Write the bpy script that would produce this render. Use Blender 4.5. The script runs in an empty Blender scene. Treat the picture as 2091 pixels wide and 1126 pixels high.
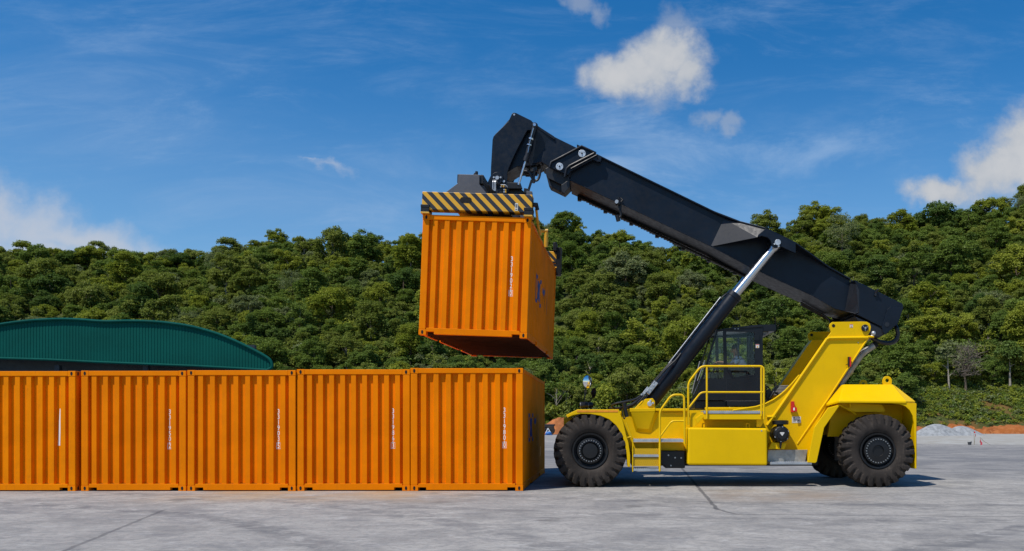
import bpy, bmesh, math, random
import numpy as np
from mathutils import Vector, Matrix

# ------------------------------------------------------------------ scene, camera, light
scene = bpy.context.scene
COL = scene.collection
F = 1690.0            # focal length in photo pixels
CX, CY = 1241.0, 860.0   # where the optical axis meets the photo
W, H = 2091.0, 1126.0
EYE = 1.476           # camera height (m)

cam_d = bpy.data.cameras.new("camera")
cam = bpy.data.objects.new("camera", cam_d)
COL.objects.link(cam)
cam.location = (0, 0, EYE)
cam.rotation_euler = (math.radians(90), 0, 0)
cam_d.sensor_width = 36.0
cam_d.lens = F / W * 36.0
cam_d.shift_x = (W / 2 - CX) / W
cam_d.shift_y = (CY - H / 2) / W
cam_d.clip_end = 3000
scene.camera = cam

SUN_DIR = Vector((0.41, 0.41, -1.0)).normalized()
sun_d = bpy.data.lights.new("sun", 'SUN')
sun_d.energy = 5.0
sun_d.angle = math.radians(0.5)
sun_d.color = (1.0, 0.95, 0.87)
sun = bpy.data.objects.new("sun", sun_d)
COL.objects.link(sun)
sun.location = (-20, -15, 60)
sun.rotation_euler = SUN_DIR.to_track_quat('-Z', 'Y').to_euler()

scene.view_settings.view_transform = 'Standard'
scene.view_settings.look = 'None'
scene.view_settings.gamma = 1.0
scene.view_settings.exposure = -0.12
scene.cycles.max_bounces = 8
scene.cycles.transparent_max_bounces = 16
scene.cycles.use_denoising = True


class NT:
    """small helper for wiring shader nodes"""
    def __init__(self, tree):
        self.t = tree
        self.t.nodes.clear()

    def n(self, kind, **kw):
        nd = self.t.nodes.new(kind)
        for k, v in kw.items():
            setattr(nd, k, v)
        return nd

    def link(self, a, b):
        self.t.links.new(a, b)

    def _in(self, sock, v):
        if isinstance(v, (int, float)):
            sock.default_value = v
        elif isinstance(v, (tuple, list)):
            sock.default_value = v if len(v) == len(sock.default_value) else (*v, 1.0)
        else:
            self.link(v, sock)

    def m(self, op, a, b=0.0, c=0.0, clamp=False):
        nd = self.n('ShaderNodeMath', operation=op)
        nd.use_clamp = clamp
        self._in(nd.inputs[0], a)
        self._in(nd.inputs[1], b)
        self._in(nd.inputs[2], c)
        return nd.outputs[0]

    def mix(self, fac, a, b, blend='MIX'):
        nd = self.n('ShaderNodeMix', data_type='RGBA', blend_type=blend)
        self._in(nd.inputs[0], fac)
        self._in(nd.inputs[6], a)
        self._in(nd.inputs[7], b)
        return nd.outputs[2]

    def noise(self, vec, scale, detail=4.0, rough=0.55, dist=0.0):
        nd = self.n('ShaderNodeTexNoise')
        if vec is not None:
            self.link(vec, nd.inputs['Vector'])
        nd.inputs['Scale'].default_value = scale
        nd.inputs['Detail'].default_value = detail
        nd.inputs['Roughness'].default_value = rough
        nd.inputs['Distortion'].default_value = dist
        return nd.outputs['Fac']

    def ramp(self, v, lo, hi, a=0.0, b=1.0, smooth=True):
        nd = self.n('ShaderNodeMapRange')
        nd.interpolation_type = 'SMOOTHSTEP' if smooth else 'LINEAR'
        self._in(nd.inputs[0], v)
        nd.inputs[1].default_value = lo
        nd.inputs[2].default_value = hi
        nd.inputs[3].default_value = a
        nd.inputs[4].default_value = b
        return nd.outputs[0]

    def mapping(self, vec, scale=(1, 1, 1), rot=(0, 0, 0), loc=(0, 0, 0)):
        nd = self.n('ShaderNodeMapping')
        self.link(vec, nd.inputs[0])
        nd.inputs['Location'].default_value = loc
        nd.inputs['Rotation'].default_value = rot
        nd.inputs['Scale'].default_value = scale
        return nd.outputs[0]


# ---- sky with real cloud directions
world = bpy.data.worlds.new("World")
scene.world = world
world.use_nodes = True
w = NT(world.node_tree)
sky = w.n('ShaderNodeTexSky', sky_type='NISHITA')
sky.sun_disc = False
sky.sun_elevation = math.asin(-SUN_DIR.z)
sky.sun_rotation = math.atan2(-SUN_DIR.x, -SUN_DIR.y)
sky.air_density = 1.0
sky.dust_density = 0.35
sky.ozone_density = 2.2
hs = w.n('ShaderNodeHueSaturation')
hs.inputs['Hue'].default_value = 0.502
hs.inputs['Saturation'].default_value = 1.44
hs.inputs['Value'].default_value = 1.72
w.link(sky.outputs[0], hs.inputs['Color'])
SKY_STR = 0.08
tc = w.n('ShaderNodeTexCoord')
sep = w.n('ShaderNodeSeparateXYZ')
w.link(tc.outputs['Generated'], sep.inputs[0])
yy = w.m('MAXIMUM', sep.outputs[1], 0.02)
u = w.m('DIVIDE', sep.outputs[0], yy)
v = w.m('DIVIDE', sep.outputs[2], yy)
uv = w.n('ShaderNodeCombineXYZ')
w.link(u, uv.inputs[0]); w.link(v, uv.inputs[1])
UV = uv.outputs[0]
wn = w.n('ShaderNodeTexNoise'); w.link(UV, wn.inputs['Vector'])
wn.inputs['Scale'].default_value = 22.0; wn.inputs['Detail'].default_value = 5.0; wn.inputs['Roughness'].default_value = 0.6
wsep = w.n('ShaderNodeSeparateColor'); w.link(wn.outputs['Color'], wsep.inputs[0])
u = w.m('ADD', u, w.m('MULTIPLY', w.m('SUBTRACT', wsep.outputs[0], 0.5), 0.045))
v0 = v
v = w.m('ADD', v, w.m('MULTIPLY', w.m('SUBTRACT', wsep.outputs[1], 0.5), 0.045))
fbm = w.noise(UV, 9.0, 9.0, 0.6, 0.15)
fbm2 = w.noise(UV, 26.0, 7.0, 0.62, 0.2)
warp = w.m('ADD', w.m('MULTIPLY', w.m('SUBTRACT', fbm, 0.5), 1.9), w.m('MULTIPLY', w.m('SUBTRACT', fbm2, 0.5), 1.1))
def blob(px, py, ax, ay, rot=0.0):
    u0, v0 = (px - CX) / F, (CY - py) / F
    du, dv = w.m('SUBTRACT', u, u0), w.m('SUBTRACT', v, v0)
    c, s = math.cos(rot), math.sin(rot)
    a = w.m('ADD', w.m('MULTIPLY', du, c / (ax / F)), w.m('MULTIPLY', dv, s / (ax / F)))
    b = w.m('ADD', w.m('MULTIPLY', du, -s / (ay / F)), w.m('MULTIPLY', dv, c / (ay / F)))
    return w.m('SUBTRACT', 1.0, w.m('SQRT', w.m('ADD', w.m('MULTIPLY', a, a), w.m('MULTIPLY', b, b))))
def maxi(l):
    r = l[0]
    for k in l[1:]:
        r = w.m('MAXIMUM', r, k)
    return r
cumulus = maxi([blob(1270, 158, 92, 62), blob(1360, 120, 98, 72), blob(1320, 150, 115, 72), blob(1400, 150, 62, 60),
                blob(2105, 310, 110, 115), blob(2030, 355, 130, 75, 0.6), blob(1930, 390, 90, 42)])
dens = w.m('ADD', w.m('MULTIPLY', cumulus, 1.35), w.m('MULTIPLY', warp, 0.85))
a_cum = w.ramp(dens, -0.18, 0.85)
a_cum = w.m('MULTIPLY', a_cum, w.ramp(cumulus, -0.75, -0.05))
a_cum = w.m('MULTIPLY', a_cum, 0.96)
puff = maxi([blob(1180, 2, 60, 26, -0.5), blob(1222, 28, 38, 22, -0.4), blob(1445, 243, 36, 24), blob(1490, 250, 28, 22), blob(1340, 205, 75, 34), blob(1370, 55, 50, 50)])
a_cum = w.m('MAXIMUM', a_cum, w.m('MULTIPLY', w.ramp(w.m('ADD', puff, w.m('MULTIPLY', warp, 1.3)), -0.1, 1.0), 0.42))
soft = maxi([blob(10, 450, 260, 85, -0.3), blob(160, 490, 220, 50, -0.2), blob(60, 520, 260, 60)])
a_soft = w.m('MULTIPLY', w.ramp(w.m('ADD', soft, w.m('MULTIPLY', warp, 0.75)), -0.2, 1.0), 0.80)
wisp = maxi([blob(672, 340, 85, 16, -0.25), blob(640, 328, 50, 8, -0.2)])
a_soft = w.m('MAXIMUM', a_soft, w.m('MULTIPLY', w.ramp(w.m('ADD', wisp, w.m('MULTIPLY', warp, 1.2)), 0.1, 1.1), 0.42))
# thin high cirrus, drawn out along the wind
cv = w.mapping(UV, scale=(2.0, 9.0, 1.0), rot=(0, 0, math.radians(-12)))
cir = w.noise(cv, 1.6, 10.0, 0.68, 0.6)
cv2 = w.mapping(UV, scale=(2.2, 7.0, 1.0), rot=(0, 0, math.radians(9)))
cir2 = w.noise(cv2, 2.0, 10.0, 0.7, 0.5)
bank = w.ramp(w.noise(UV, 2.2, 2.0, 0.5), 0.38, 0.62)
a_cir = w.m('MULTIPLY', w.ramp(cir, 0.46, 0.82), 0.24)
a_cir = w.m('ADD', a_cir, w.m('MULTIPLY', w.m('MULTIPLY', w.ramp(cir2, 0.48, 0.82), bank), 0.38))
rightish = maxi([blob(1330, 300, 330, 110, -0.1), blob(1700, 310, 300, 60, 0.25), blob(1250, 340, 200, 60)])
a_cir = w.m('ADD', a_cir, w.m('MULTIPLY', w.ramp(w.m('ADD', rightish, w.m('MULTIPLY', w.m('SUBTRACT', cir2, 0.5), 2.6)), 0.1, 1.3), 0.45))
low = w.ramp(v0, 0.12, 0.46, 0.36, 0.0)
front = w.ramp(sep.outputs[1], 0.05, 0.3)
base = hs.outputs[0]
CL = 1.0 / SKY_STR
haze_c = tuple(c * CL for c in (0.25, 0.46, 0.74))
white_c = tuple(c * CL for c in (0.64, 0.65, 0.67))
grey_c = tuple(c * CL for c in (0.50, 0.54, 0.60))
c1 = w.mix(w.m('MULTIPLY', low, front, clamp=True), base, haze_c)
veil = maxi([blob(200, 220, 700, 330, -0.1), blob(650, 420, 600, 140, -0.1)])
veil = w.m('MULTIPLY', w.ramp(w.m('ADD', veil, w.m('MULTIPLY', w.m('SUBTRACT', cir, 0.5), 1.6)), 0.0, 1.2), 0.20)
c1 = w.mix(w.m('MULTIPLY', veil, front, clamp=True), c1, tuple(c * CL for c in (0.30, 0.46, 0.72)))
c2 = w.mix(w.m('MULTIPLY', a_cir, front, clamp=True), c1, tuple(c * CL for c in (0.40, 0.56, 0.80)))
c3 = w.mix(w.m('MULTIPLY', a_soft, front, clamp=True), c2, tuple(c * CL for c in (0.60, 0.63, 0.70)))
lump = w.ramp(w.m('ADD', w.m('MULTIPLY', fbm2, 0.35), w.m('ADD', w.m('MULTIPLY', fbm, 0.35), w.m('MULTIPLY', dens, 0.25))), 0.32, 0.75)
cumcol = w.mix(lump, grey_c, white_c)
c4 = w.mix(w.m('MULTIPLY', a_cum, front, clamp=True), c3, cumcol)
bg = w.n('ShaderNodeBackground')
bg.inputs['Strength'].default_value = SKY_STR
w.link(c4, bg.inputs['Color'])
wo = w.n('ShaderNodeOutputWorld')
w.link(bg.outputs[0], wo.inputs[0])

# ------------------------------------------------------------------ helpers
rng = random.Random(7)
nrng = np.random.default_rng(11)


def P(px, py, Y):
    return ((px - CX) / F * Y, Y, EYE + (CY - py) / F * Y)


def XZ(pts, Y):
    return [(P(a, b, Y)[0], P(a, b, Y)[2]) for a, b in pts]


def fillet(pts, r, n=5):
    """round the inner corners of a polyline"""
    pts = [Vector(p) for p in pts]
    out = [pts[0]]
    for i in range(1, len(pts) - 1):
        a, b, c = pts[i - 1], pts[i], pts[i + 1]
        d1, d2 = (a - b), (c - b)
        l = min(r, d1.length * 0.49, d2.length * 0.49)
        p, q = b + d1.normalized() * l, b + d2.normalized() * l
        for k in range(n + 1):
            t = k / n
            out.append(p * (1 - t) ** 2 + b * 2 * t * (1 - t) + q * t * t)
    out.append(pts[-1])
    return [tuple(p) for p in out]


class MB:
    def __init__(self):
        self.v, self.f, self.mi, self.s = [], [], [], []

    def add(self, verts, faces, mat=0, smooth=False):
        o = len(self.v)
        self.v += [tuple(p) for p in verts]
        for f in faces:
            self.f.append([i + o for i in f]); self.mi.append(mat); self.s.append(smooth)
        return self

    def box(self, x0, x1, y0, y1, z0, z1, mat=0):
        vs = [(x, y, z) for z in (z0, z1) for y in (y0, y1) for x in (x0, x1)]
        return self.add(vs, [(0, 2, 3, 1), (4, 5, 7, 6), (0, 1, 5, 4), (2, 6, 7, 3), (0, 4, 6, 2), (1, 3, 7, 5)], mat)

    def prism(self, xz, y0, y1, mat=0):
        n = len(xz)
        a = [(x, y0, z) for x, z in xz]; b = [(x, y1, z) for x, z in xz]
        fs = [list(range(n)), list(range(2 * n - 1, n - 1, -1))]
        fs += [(i, i + n, (i + 1) % n + n, (i + 1) % n) for i in range(n)]
        return self.add(a + b, fs, mat)

    def pprism(self, pts, y0, y1, yref=None, mat=0):
        return self.prism(XZ(pts, y0 if yref is None else yref), y0, y1, mat)

    def prism_x(self, yz, x0, x1, mat=0):
        n = len(yz)
        a = [(x0, y, z) for y, z in yz]; b = [(x1, y, z) for y, z in yz]
        fs = [list(range(n)), list(range(2 * n - 1, n - 1, -1))]
        fs += [(i, i + n, (i + 1) % n + n, (i + 1) % n) for i in range(n)]
        return self.add(a + b, fs, mat)

    def tube(self, pts, r, n=10, mat=0, caps=True):
        pts = [Vector(p) for p in pts]
        rs = r if isinstance(r, (list, tuple)) else [r] * len(pts)
        t0 = (pts[1] - pts[0]).normalized()
        up = Vector((0, 0, 1)) if abs(t0.z) < 0.9 else Vector((0, 1, 0))
        nx = t0.cross(up).normalized()
        vs = []
        for i, p in enumerate(pts):
            if i == 0: t = pts[1] - pts[0]
            elif i == len(pts) - 1: t = pts[-1] - pts[-2]
            else: t = (pts[i + 1] - pts[i]).normalized() + (pts[i] - pts[i - 1]).normalized()
            t.normalize()
            nx = (nx - t * nx.dot(t)).normalized()
            ny = t.cross(nx)
            for k in range(n):
                a = 2 * math.pi * k / n
                vs.append(p + (nx * math.cos(a) + ny * math.sin(a)) * rs[i])
        fs = []
        for i in range(len(pts) - 1):
            for k in range(n):
                fs.append((i * n + k, i * n + (k + 1) % n, (i + 1) * n + (k + 1) % n, (i + 1) * n + k))
        self.add(vs, fs, mat, True)
        if caps:
            o = len(self.v) - len(vs)
            self.f.append([o + k for k in range(n - 1, -1, -1)]); self.mi.append(mat); self.s.append(False)
            self.f.append([o + (len(pts) - 1) * n + k for k in range(n)]); self.mi.append(mat); self.s.append(False)
        return self

    def cyl(self, p0, p1, r, n=24, r2=None, mat=0):
        return self.tube([p0, p1], [r, r if r2 is None else r2], n, mat)

    def lathe(self, prof, c, n=48, mat=0, smooth=True):
        """profile of (radius, y) turned about the Y axis through c"""
        vs, fs = [], []
        m = len(prof)
        for k in range(n):
            a = 2 * math.pi * k / n
            for r, y in prof:
                vs.append((c[0] + r * math.cos(a), c[1] + y, c[2] + r * math.sin(a)))
        for k in range(n):
            for j in range(m - 1):
                q = (k + 1) % n
                fs.append((k * m + j, k * m + j + 1, q * m + j + 1, q * m + j))
        return self.add(vs, fs, mat, smooth)

    def sphere(self, c, rx, ry, rz, n=16, m=10, mat=0):
        vs, fs = [], []
        for i in range(m + 1):
            t = math.pi * i / m
            for k in range(n):
                a = 2 * math.pi * k / n
                vs.append((c[0] + rx * math.sin(t) * math.cos(a), c[1] + ry * math.sin(t) * math.sin(a), c[2] + rz * math.cos(t)))
        for i in range(m):
            for k in range(n):
                fs.append((i * n + k, i * n + (k + 1) % n, (i + 1) * n + (k + 1) % n, (i + 1) * n + k))
        return self.add(vs, fs, mat, True)

    def xform(self, M):
        self.v = [tuple(M @ Vector(p)) for p in self.v]
        return self

    def build(self, name, mats, parent=None, bevel=0.0, seg=2, weld=True, recalc=True):
        me = bpy.data.meshes.new(name)
        off = world_off(parent)
        me.from_pydata([(x - off[0], y - off[1], z - off[2]) for x, y, z in self.v], [], self.f)
        if not isinstance(mats, (list, tuple)):
            mats = [mats]
        for m_ in mats:
            me.materials.append(m_)
        me.polygons.foreach_set('material_index', self.mi)
        me.polygons.foreach_set('use_smooth', self.s)
        bm = bmesh.new(); bm.from_mesh(me)
        if weld:
            bmesh.ops.remove_doubles(bm, verts=bm.verts, dist=1e-5)
        if recalc:
            bmesh.ops.recalc_face_normals(bm, faces=bm.faces)
        bm.to_mesh(me); bm.free()
        me.update()
        if any(self.s):
            me.set_sharp_from_angle(angle=math.radians(38))
        o = bpy.data.objects.new(name, me)
        COL.objects.link(o)
        if parent is not None:
            o.parent = parent
        if bevel:
            b = o.modifiers.new('edge', 'BEVEL')
            b.width = bevel; b.segments = seg; b.limit_method = 'ANGLE'; b.angle_limit = math.radians(38)
        return o


def world_off(o):
    x = Vector((0, 0, 0))
    while o is not None:
        x += o.location
        o = o.parent
    return x


def tag(o, label=None, cat=None, group=None, kind=None):
    if label: o['label'] = label
    if cat: o['category'] = cat
    if group: o['group'] = group
    if kind: o['kind'] = kind
    return o


def thing(name, label, cat, loc=(0, 0, 0), group=None):
    o = bpy.data.objects.new(name, None)
    o.empty_display_size = 0.3
    COL.objects.link(o)
    o.location = loc
    return tag(o, label, cat, group)


def dup_tree(o, parent=None):
    c = o.copy()
    COL.objects.link(c)
    if parent is not None:
        c.parent = parent
    for ch in list(o.children):
        dup_tree(ch, c)
    return c


# ------------------------------------------------------------------ materials
def mat_base(name):
    m_ = bpy.data.materials.new(name)
    m_.use_nodes = True
    t = NT(m_.node_tree)
    out = t.n('ShaderNodeOutputMaterial')
    bs = t.n('ShaderNodeBsdfPrincipled')
    t.link(bs.outputs[0], out.inputs[0])
    return m_, t, bs


def paint(name, col, rough=0.4, var=0.10, dirt=0.0, dirtcol=(0.12, 0.09, 0.06), metal=0.0, bump=0.0, scale=3.0, spec=0.5, bscale=40.0):
    m_, t, bs = mat_base(name)
    co = t.n('ShaderNodeTexCoord').outputs['Object']
    n1 = t.noise(co, scale, 6, 0.6)
    n2 = t.noise(co, scale * 7, 5, 0.65)
    lo = tuple(c * (1 - var) for c in col)
    hi = tuple(min(1, c * (1 + var)) for c in col)
    c = t.mix(t.ramp(n1, 0.3, 0.7), lo, hi)
    if dirt:
        st = t.noise(t.mapping(co, scale=(9, 9, 0.8)), 1.5, 6, 0.65)
        f = t.m('MULTIPLY', t.ramp(t.m('ADD', t.m('MULTIPLY', st, 0.6), t.m('MULTIPLY', n2, 0.4)), 0.5, 0.72), dirt)
        c = t.mix(f, c, dirtcol)
    t.link(c, bs.inputs['Base Color'])
    t.link(t.ramp(n2, 0.25, 0.75, max(0.02, rough - 0.08), min(1, rough + 0.10)), bs.inputs['Roughness'])
    bs.inputs['Metallic'].default_value = metal
    bs.inputs['Specular IOR Level'].default_value = spec
    if bump:
        bp = t.n('ShaderNodeBump')
        bp.inputs['Strength'].default_value = bump
        bp.inputs['Distance'].default_value = 0.01
        t.link(t.noise(co, bscale, 4, 0.6), bp.inputs['Height'])
        t.link(bp.outputs[0], bs.inputs['Normal'])
    return m_


M = {}
M['orange'] = paint('orange container paint', (0.77, 0.197, 0.0), 0.5, 0.09, 0.26, (0.36, 0.105, 0.012), scale=1.2, bump=0.05, bscale=14, spec=0.06)
M['orange_old'] = paint('weathered orange container paint', (0.80, 0.22, 0.0), 0.5, 0.10, 0.35, (0.30, 0.09, 0.01), scale=1.2, bump=0.08, bscale=14, spec=0.06)
M['yellow'] = paint('yellow machine paint', (0.74, 0.455, 0.0), 0.42, 0.05, 0.10, (0.42, 0.24, 0.02), scale=1.0, bump=0.02, bscale=10, spec=0.14)
M['rail'] = paint('yellow handrail paint', (0.76, 0.47, 0.0), 0.35, 0.05, spec=0.3)
M['navy'] = paint('black blue boom paint', (0.005, 0.009, 0.017), 0.38, 0.2, 0.06, (0.02, 0.018, 0.016), scale=1.4, bump=0.03, bscale=9, spec=0.25)
M['navy_light'] = paint('lightened navy paint', (0.014, 0.016, 0.021), 0.45, 0.15, scale=2, spec=0.35)  # lighter navy; on the cheek plates sky light is put into this colour
M['black'] = paint('black paint', (0.009, 0.009, 0.010), 0.42, 0.2, spec=0.35)
M['under'] = paint('dark undersealed steel', (0.060, 0.022, 0.012), 0.8, 0.25, scale=3, spec=0.2)  # dark brown colour on the container undersides
M['cabblack'] = paint('satin black cab paint', (0.007, 0.008, 0.011), 0.32, 0.2, spec=0.3)
M['blackhole'] = paint('painted hole shade', (0.004, 0.004, 0.004), 0.9, 0.2)  # near-black flat faces in this colour stand for shade inside openings
M['rubber'] = paint('dusty tyre rubber', (0.032, 0.026, 0.022), 0.75, 0.3, 0.75, (0.095, 0.074, 0.058), scale=3, spec=0.2, bump=0.15, bscale=30)
M['hose'] = paint('black hose rubber', (0.012, 0.012, 0.013), 0.45, 0.2)
M['steel'] = paint('galvanised steel', (0.42, 0.44, 0.46), 0.42, 0.15, metal=0.6, scale=8)
M['dull'] = paint('dull grey sheet steel', (0.33, 0.32, 0.29), 0.5, 0.25, 0.3, (0.15, 0.13, 0.1), metal=0.4, scale=5)
M['chrome'] = paint('polished piston rod', (0.58, 0.59, 0.61), 0.28, 0.03, metal=1.0)
M['pin'] = paint('zinc pin', (0.50, 0.53, 0.55), 0.4, 0.2, 0.3, (0.2, 0.2, 0.2), metal=0.5, scale=12)
M['bolt'] = paint('bolt steel', (0.35, 0.35, 0.35), 0.35, 0.2, metal=0.8)
M['red'] = paint('red lamp lens', (0.55, 0.008, 0.006), 0.2, 0.1)
M['reflector'] = paint('orange reflective strip', (0.72, 0.25, 0.01), 0.4, 0.15, scale=10)
M['white'] = paint('white lettering', (0.80, 0.80, 0.78), 0.5, 0.06)
M['sticker'] = paint('white sticker', (0.62, 0.60, 0.56), 0.5, 0.08)
M['blue'] = paint('blue lettering', (0.012, 0.045, 0.20), 0.45, 0.1)
M['amber'] = paint('amber triangle', (0.65, 0.30, 0.01), 0.5, 0.05)
M['spreadgrey'] = paint('dark grey spreader paint', (0.075, 0.075, 0.085), 0.45, 0.12)
M['skin'] = paint('skin', (0.38, 0.20, 0.12), 0.5, 0.08)
M['hair'] = paint('black hair', (0.012, 0.010, 0.009), 0.5, 0.2)
M['shirt'] = paint('white shirt', (0.72, 0.76, 0.82), 0.8, 0.05)
M['trousers'] = paint('dark trousers', (0.03, 0.035, 0.05), 0.85, 0.1)
M['seat'] = paint('grey seat cloth', (0.03, 0.03, 0.034), 0.9, 0.15)
M['brass'] = paint('yellow fitting', (0.65, 0.36, 0.03), 0.4, 0.1)
M['green'] = paint('green ribbed cladding', (0.001, 0.070, 0.057), 0.7, 0.12, 0.15, (0.001, 0.05, 0.042), scale=0.5, spec=0.08)
M['darkgreen'] = paint('dark green fascia', (0.002, 0.030, 0.030), 0.5, 0.1, scale=0.5)
M['wallnavy'] = paint('dark shed wall', (0.012, 0.022, 0.032), 0.7, 0.1, scale=0.5)
M['bark'] = paint('brown bark', (0.10, 0.075, 0.05), 0.9, 0.35, scale=3, bump=0.3, bscale=12)
M['palebark'] = paint('pale bark', (0.27, 0.235, 0.19), 0.85, 0.3, 0.4, (0.12, 0.10, 0.07), scale=3)
M['twig'] = paint('dry brown twigs', (0.17, 0.135, 0.11), 0.9, 0.3, scale=3)
M['gravelpile'] = paint('grey crushed stone', (0.25, 0.26, 0.265), 0.95, 0.25, scale=3, bump=0.7, bscale=16)
M['dirt'] = paint('orange laterite soil', (0.33, 0.11, 0.030), 0.95, 0.3, 0.4, (0.20, 0.065, 0.02), scale=0.8, bump=0.8, bscale=2.5)
M['flag'] = paint('red flag cloth', (0.62, 0.018, 0.02), 0.8, 0.1)
M['flagpink'] = paint('faded red flag cloth', (0.62, 0.05, 0.09), 0.8, 0.1)
M['bucket'] = paint('dark grey bucket', (0.06, 0.065, 0.07), 0.7, 0.2)
M['bamboo'] = paint('weathered stick', (0.24, 0.20, 0.13), 0.8, 0.2, scale=8)
M['truckblack'] = paint('dark truck body', (0.018, 0.018, 0.022), 0.6, 0.2)
M['tarpblue'] = paint('blue plastic', (0.02, 0.13, 0.40), 0.5, 0.1)


def glass(name, tint=(0.55, 0.66, 0.68), refl=1.0):
    m_ = bpy.data.materials.new(name); m_.use_nodes = True
    t = NT(m_.node_tree)
    out = t.n('ShaderNodeOutputMaterial')
    tr = t.n('ShaderNodeBsdfTransparent'); tr.inputs[0].default_value = (*tint, 1)
    gl = t.n('ShaderNodeBsdfGlossy'); gl.inputs[0].default_value = (1, 1, 1, 1); gl.inputs['Roughness'].default_value = 0.02
    fr = t.n('ShaderNodeFresnel'); fr.inputs[0].default_value = 1.5
    mx = t.n('ShaderNodeMixShader')
    t.link(t.m('MULTIPLY', fr.outputs[0], refl, clamp=True), mx.inputs[0])
    t.link(tr.outputs[0], mx.inputs[1]); t.link(gl.outputs[0], mx.inputs[2])
    t.link(mx.outputs[0], out.inputs[0])
    return m_


M['glass'] = glass('tinted cab glass', (0.93, 0.96, 0.96), 0.45)
M['mirror'] = paint('mirror glass', (0.9, 0.9, 0.9), 0.03, 0.0, metal=1.0)


def stripes():
    m_, t, bs = mat_base('yellow and black hazard stripes')
    co = t.n('ShaderNodeTexCoord').outputs['Object']
    s = t.n('ShaderNodeSeparateXYZ'); t.link(co, s.inputs[0])
    d = t.m('ADD', t.m('MULTIPLY', s.outputs[0], 1.0), t.m('MULTIPLY', s.outputs[2], 0.93))
    ph = t.m('FRACT', t.m('ADD', t.m('DIVIDE', d, 0.226), 10.07))
    f = t.m('LESS_THAN', ph, 0.5)
    n = t.noise(co, 9, 5, 0.6)
    wear = t.ramp(n, 0.62, 0.75, 0, 0.35)
    c = t.mix(f, (0.016, 0.016, 0.02), (0.66, 0.34, 0.012))
    c = t.mix(wear, c, (0.06, 0.05, 0.04))
    t.link(c, bs.inputs['Base Color'])
    bs.inputs['Roughness'].default_value = 0.45
    return m_


M['hazard'] = stripes()


def perforated():
    m_ = bpy.data.materials.new('yellow expanded metal'); m_.use_nodes = True
    t = NT(m_.node_tree)
    out = t.n('ShaderNodeOutputMaterial')
    bs = t.n('ShaderNodeBsdfPrincipled')
    bs.inputs['Base Color'].default_value = (0.75, 0.44, 0.004, 1); bs.inputs['Roughness'].default_value = 0.4
    co = t.n('ShaderNodeTexCoord').outputs['Object']
    s = t.n('ShaderNodeSeparateXYZ'); t.link(co, s.inputs[0])
    a = t.m('ABSOLUTE', t.m('SUBTRACT', t.m('FRACT', t.m('DIVIDE', t.m('ADD', s.outputs[0], t.m('MULTIPLY', s.outputs[2], 1.6)), 0.045)), 0.5))
    b = t.m('ABSOLUTE', t.m('SUBTRACT', t.m('FRACT', t.m('DIVIDE', t.m('SUBTRACT', s.outputs[0], t.m('MULTIPLY', s.outputs[2], 1.6)), 0.045)), 0.5))
    hole = t.m('MULTIPLY', t.m('LESS_THAN', a, 0.27), t.m('LESS_THAN', b, 0.27))
    tr = t.n('ShaderNodeBsdfTransparent')
    mx = t.n('ShaderNodeMixShader')
    t.link(hole, mx.inputs[0]); t.link(bs.outputs[0], mx.inputs[1]); t.link(tr.outputs[0], mx.inputs[2])
    t.link(mx.outputs[0], out.inputs[0])
    return m_


M['mesh'] = perforated()


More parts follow.
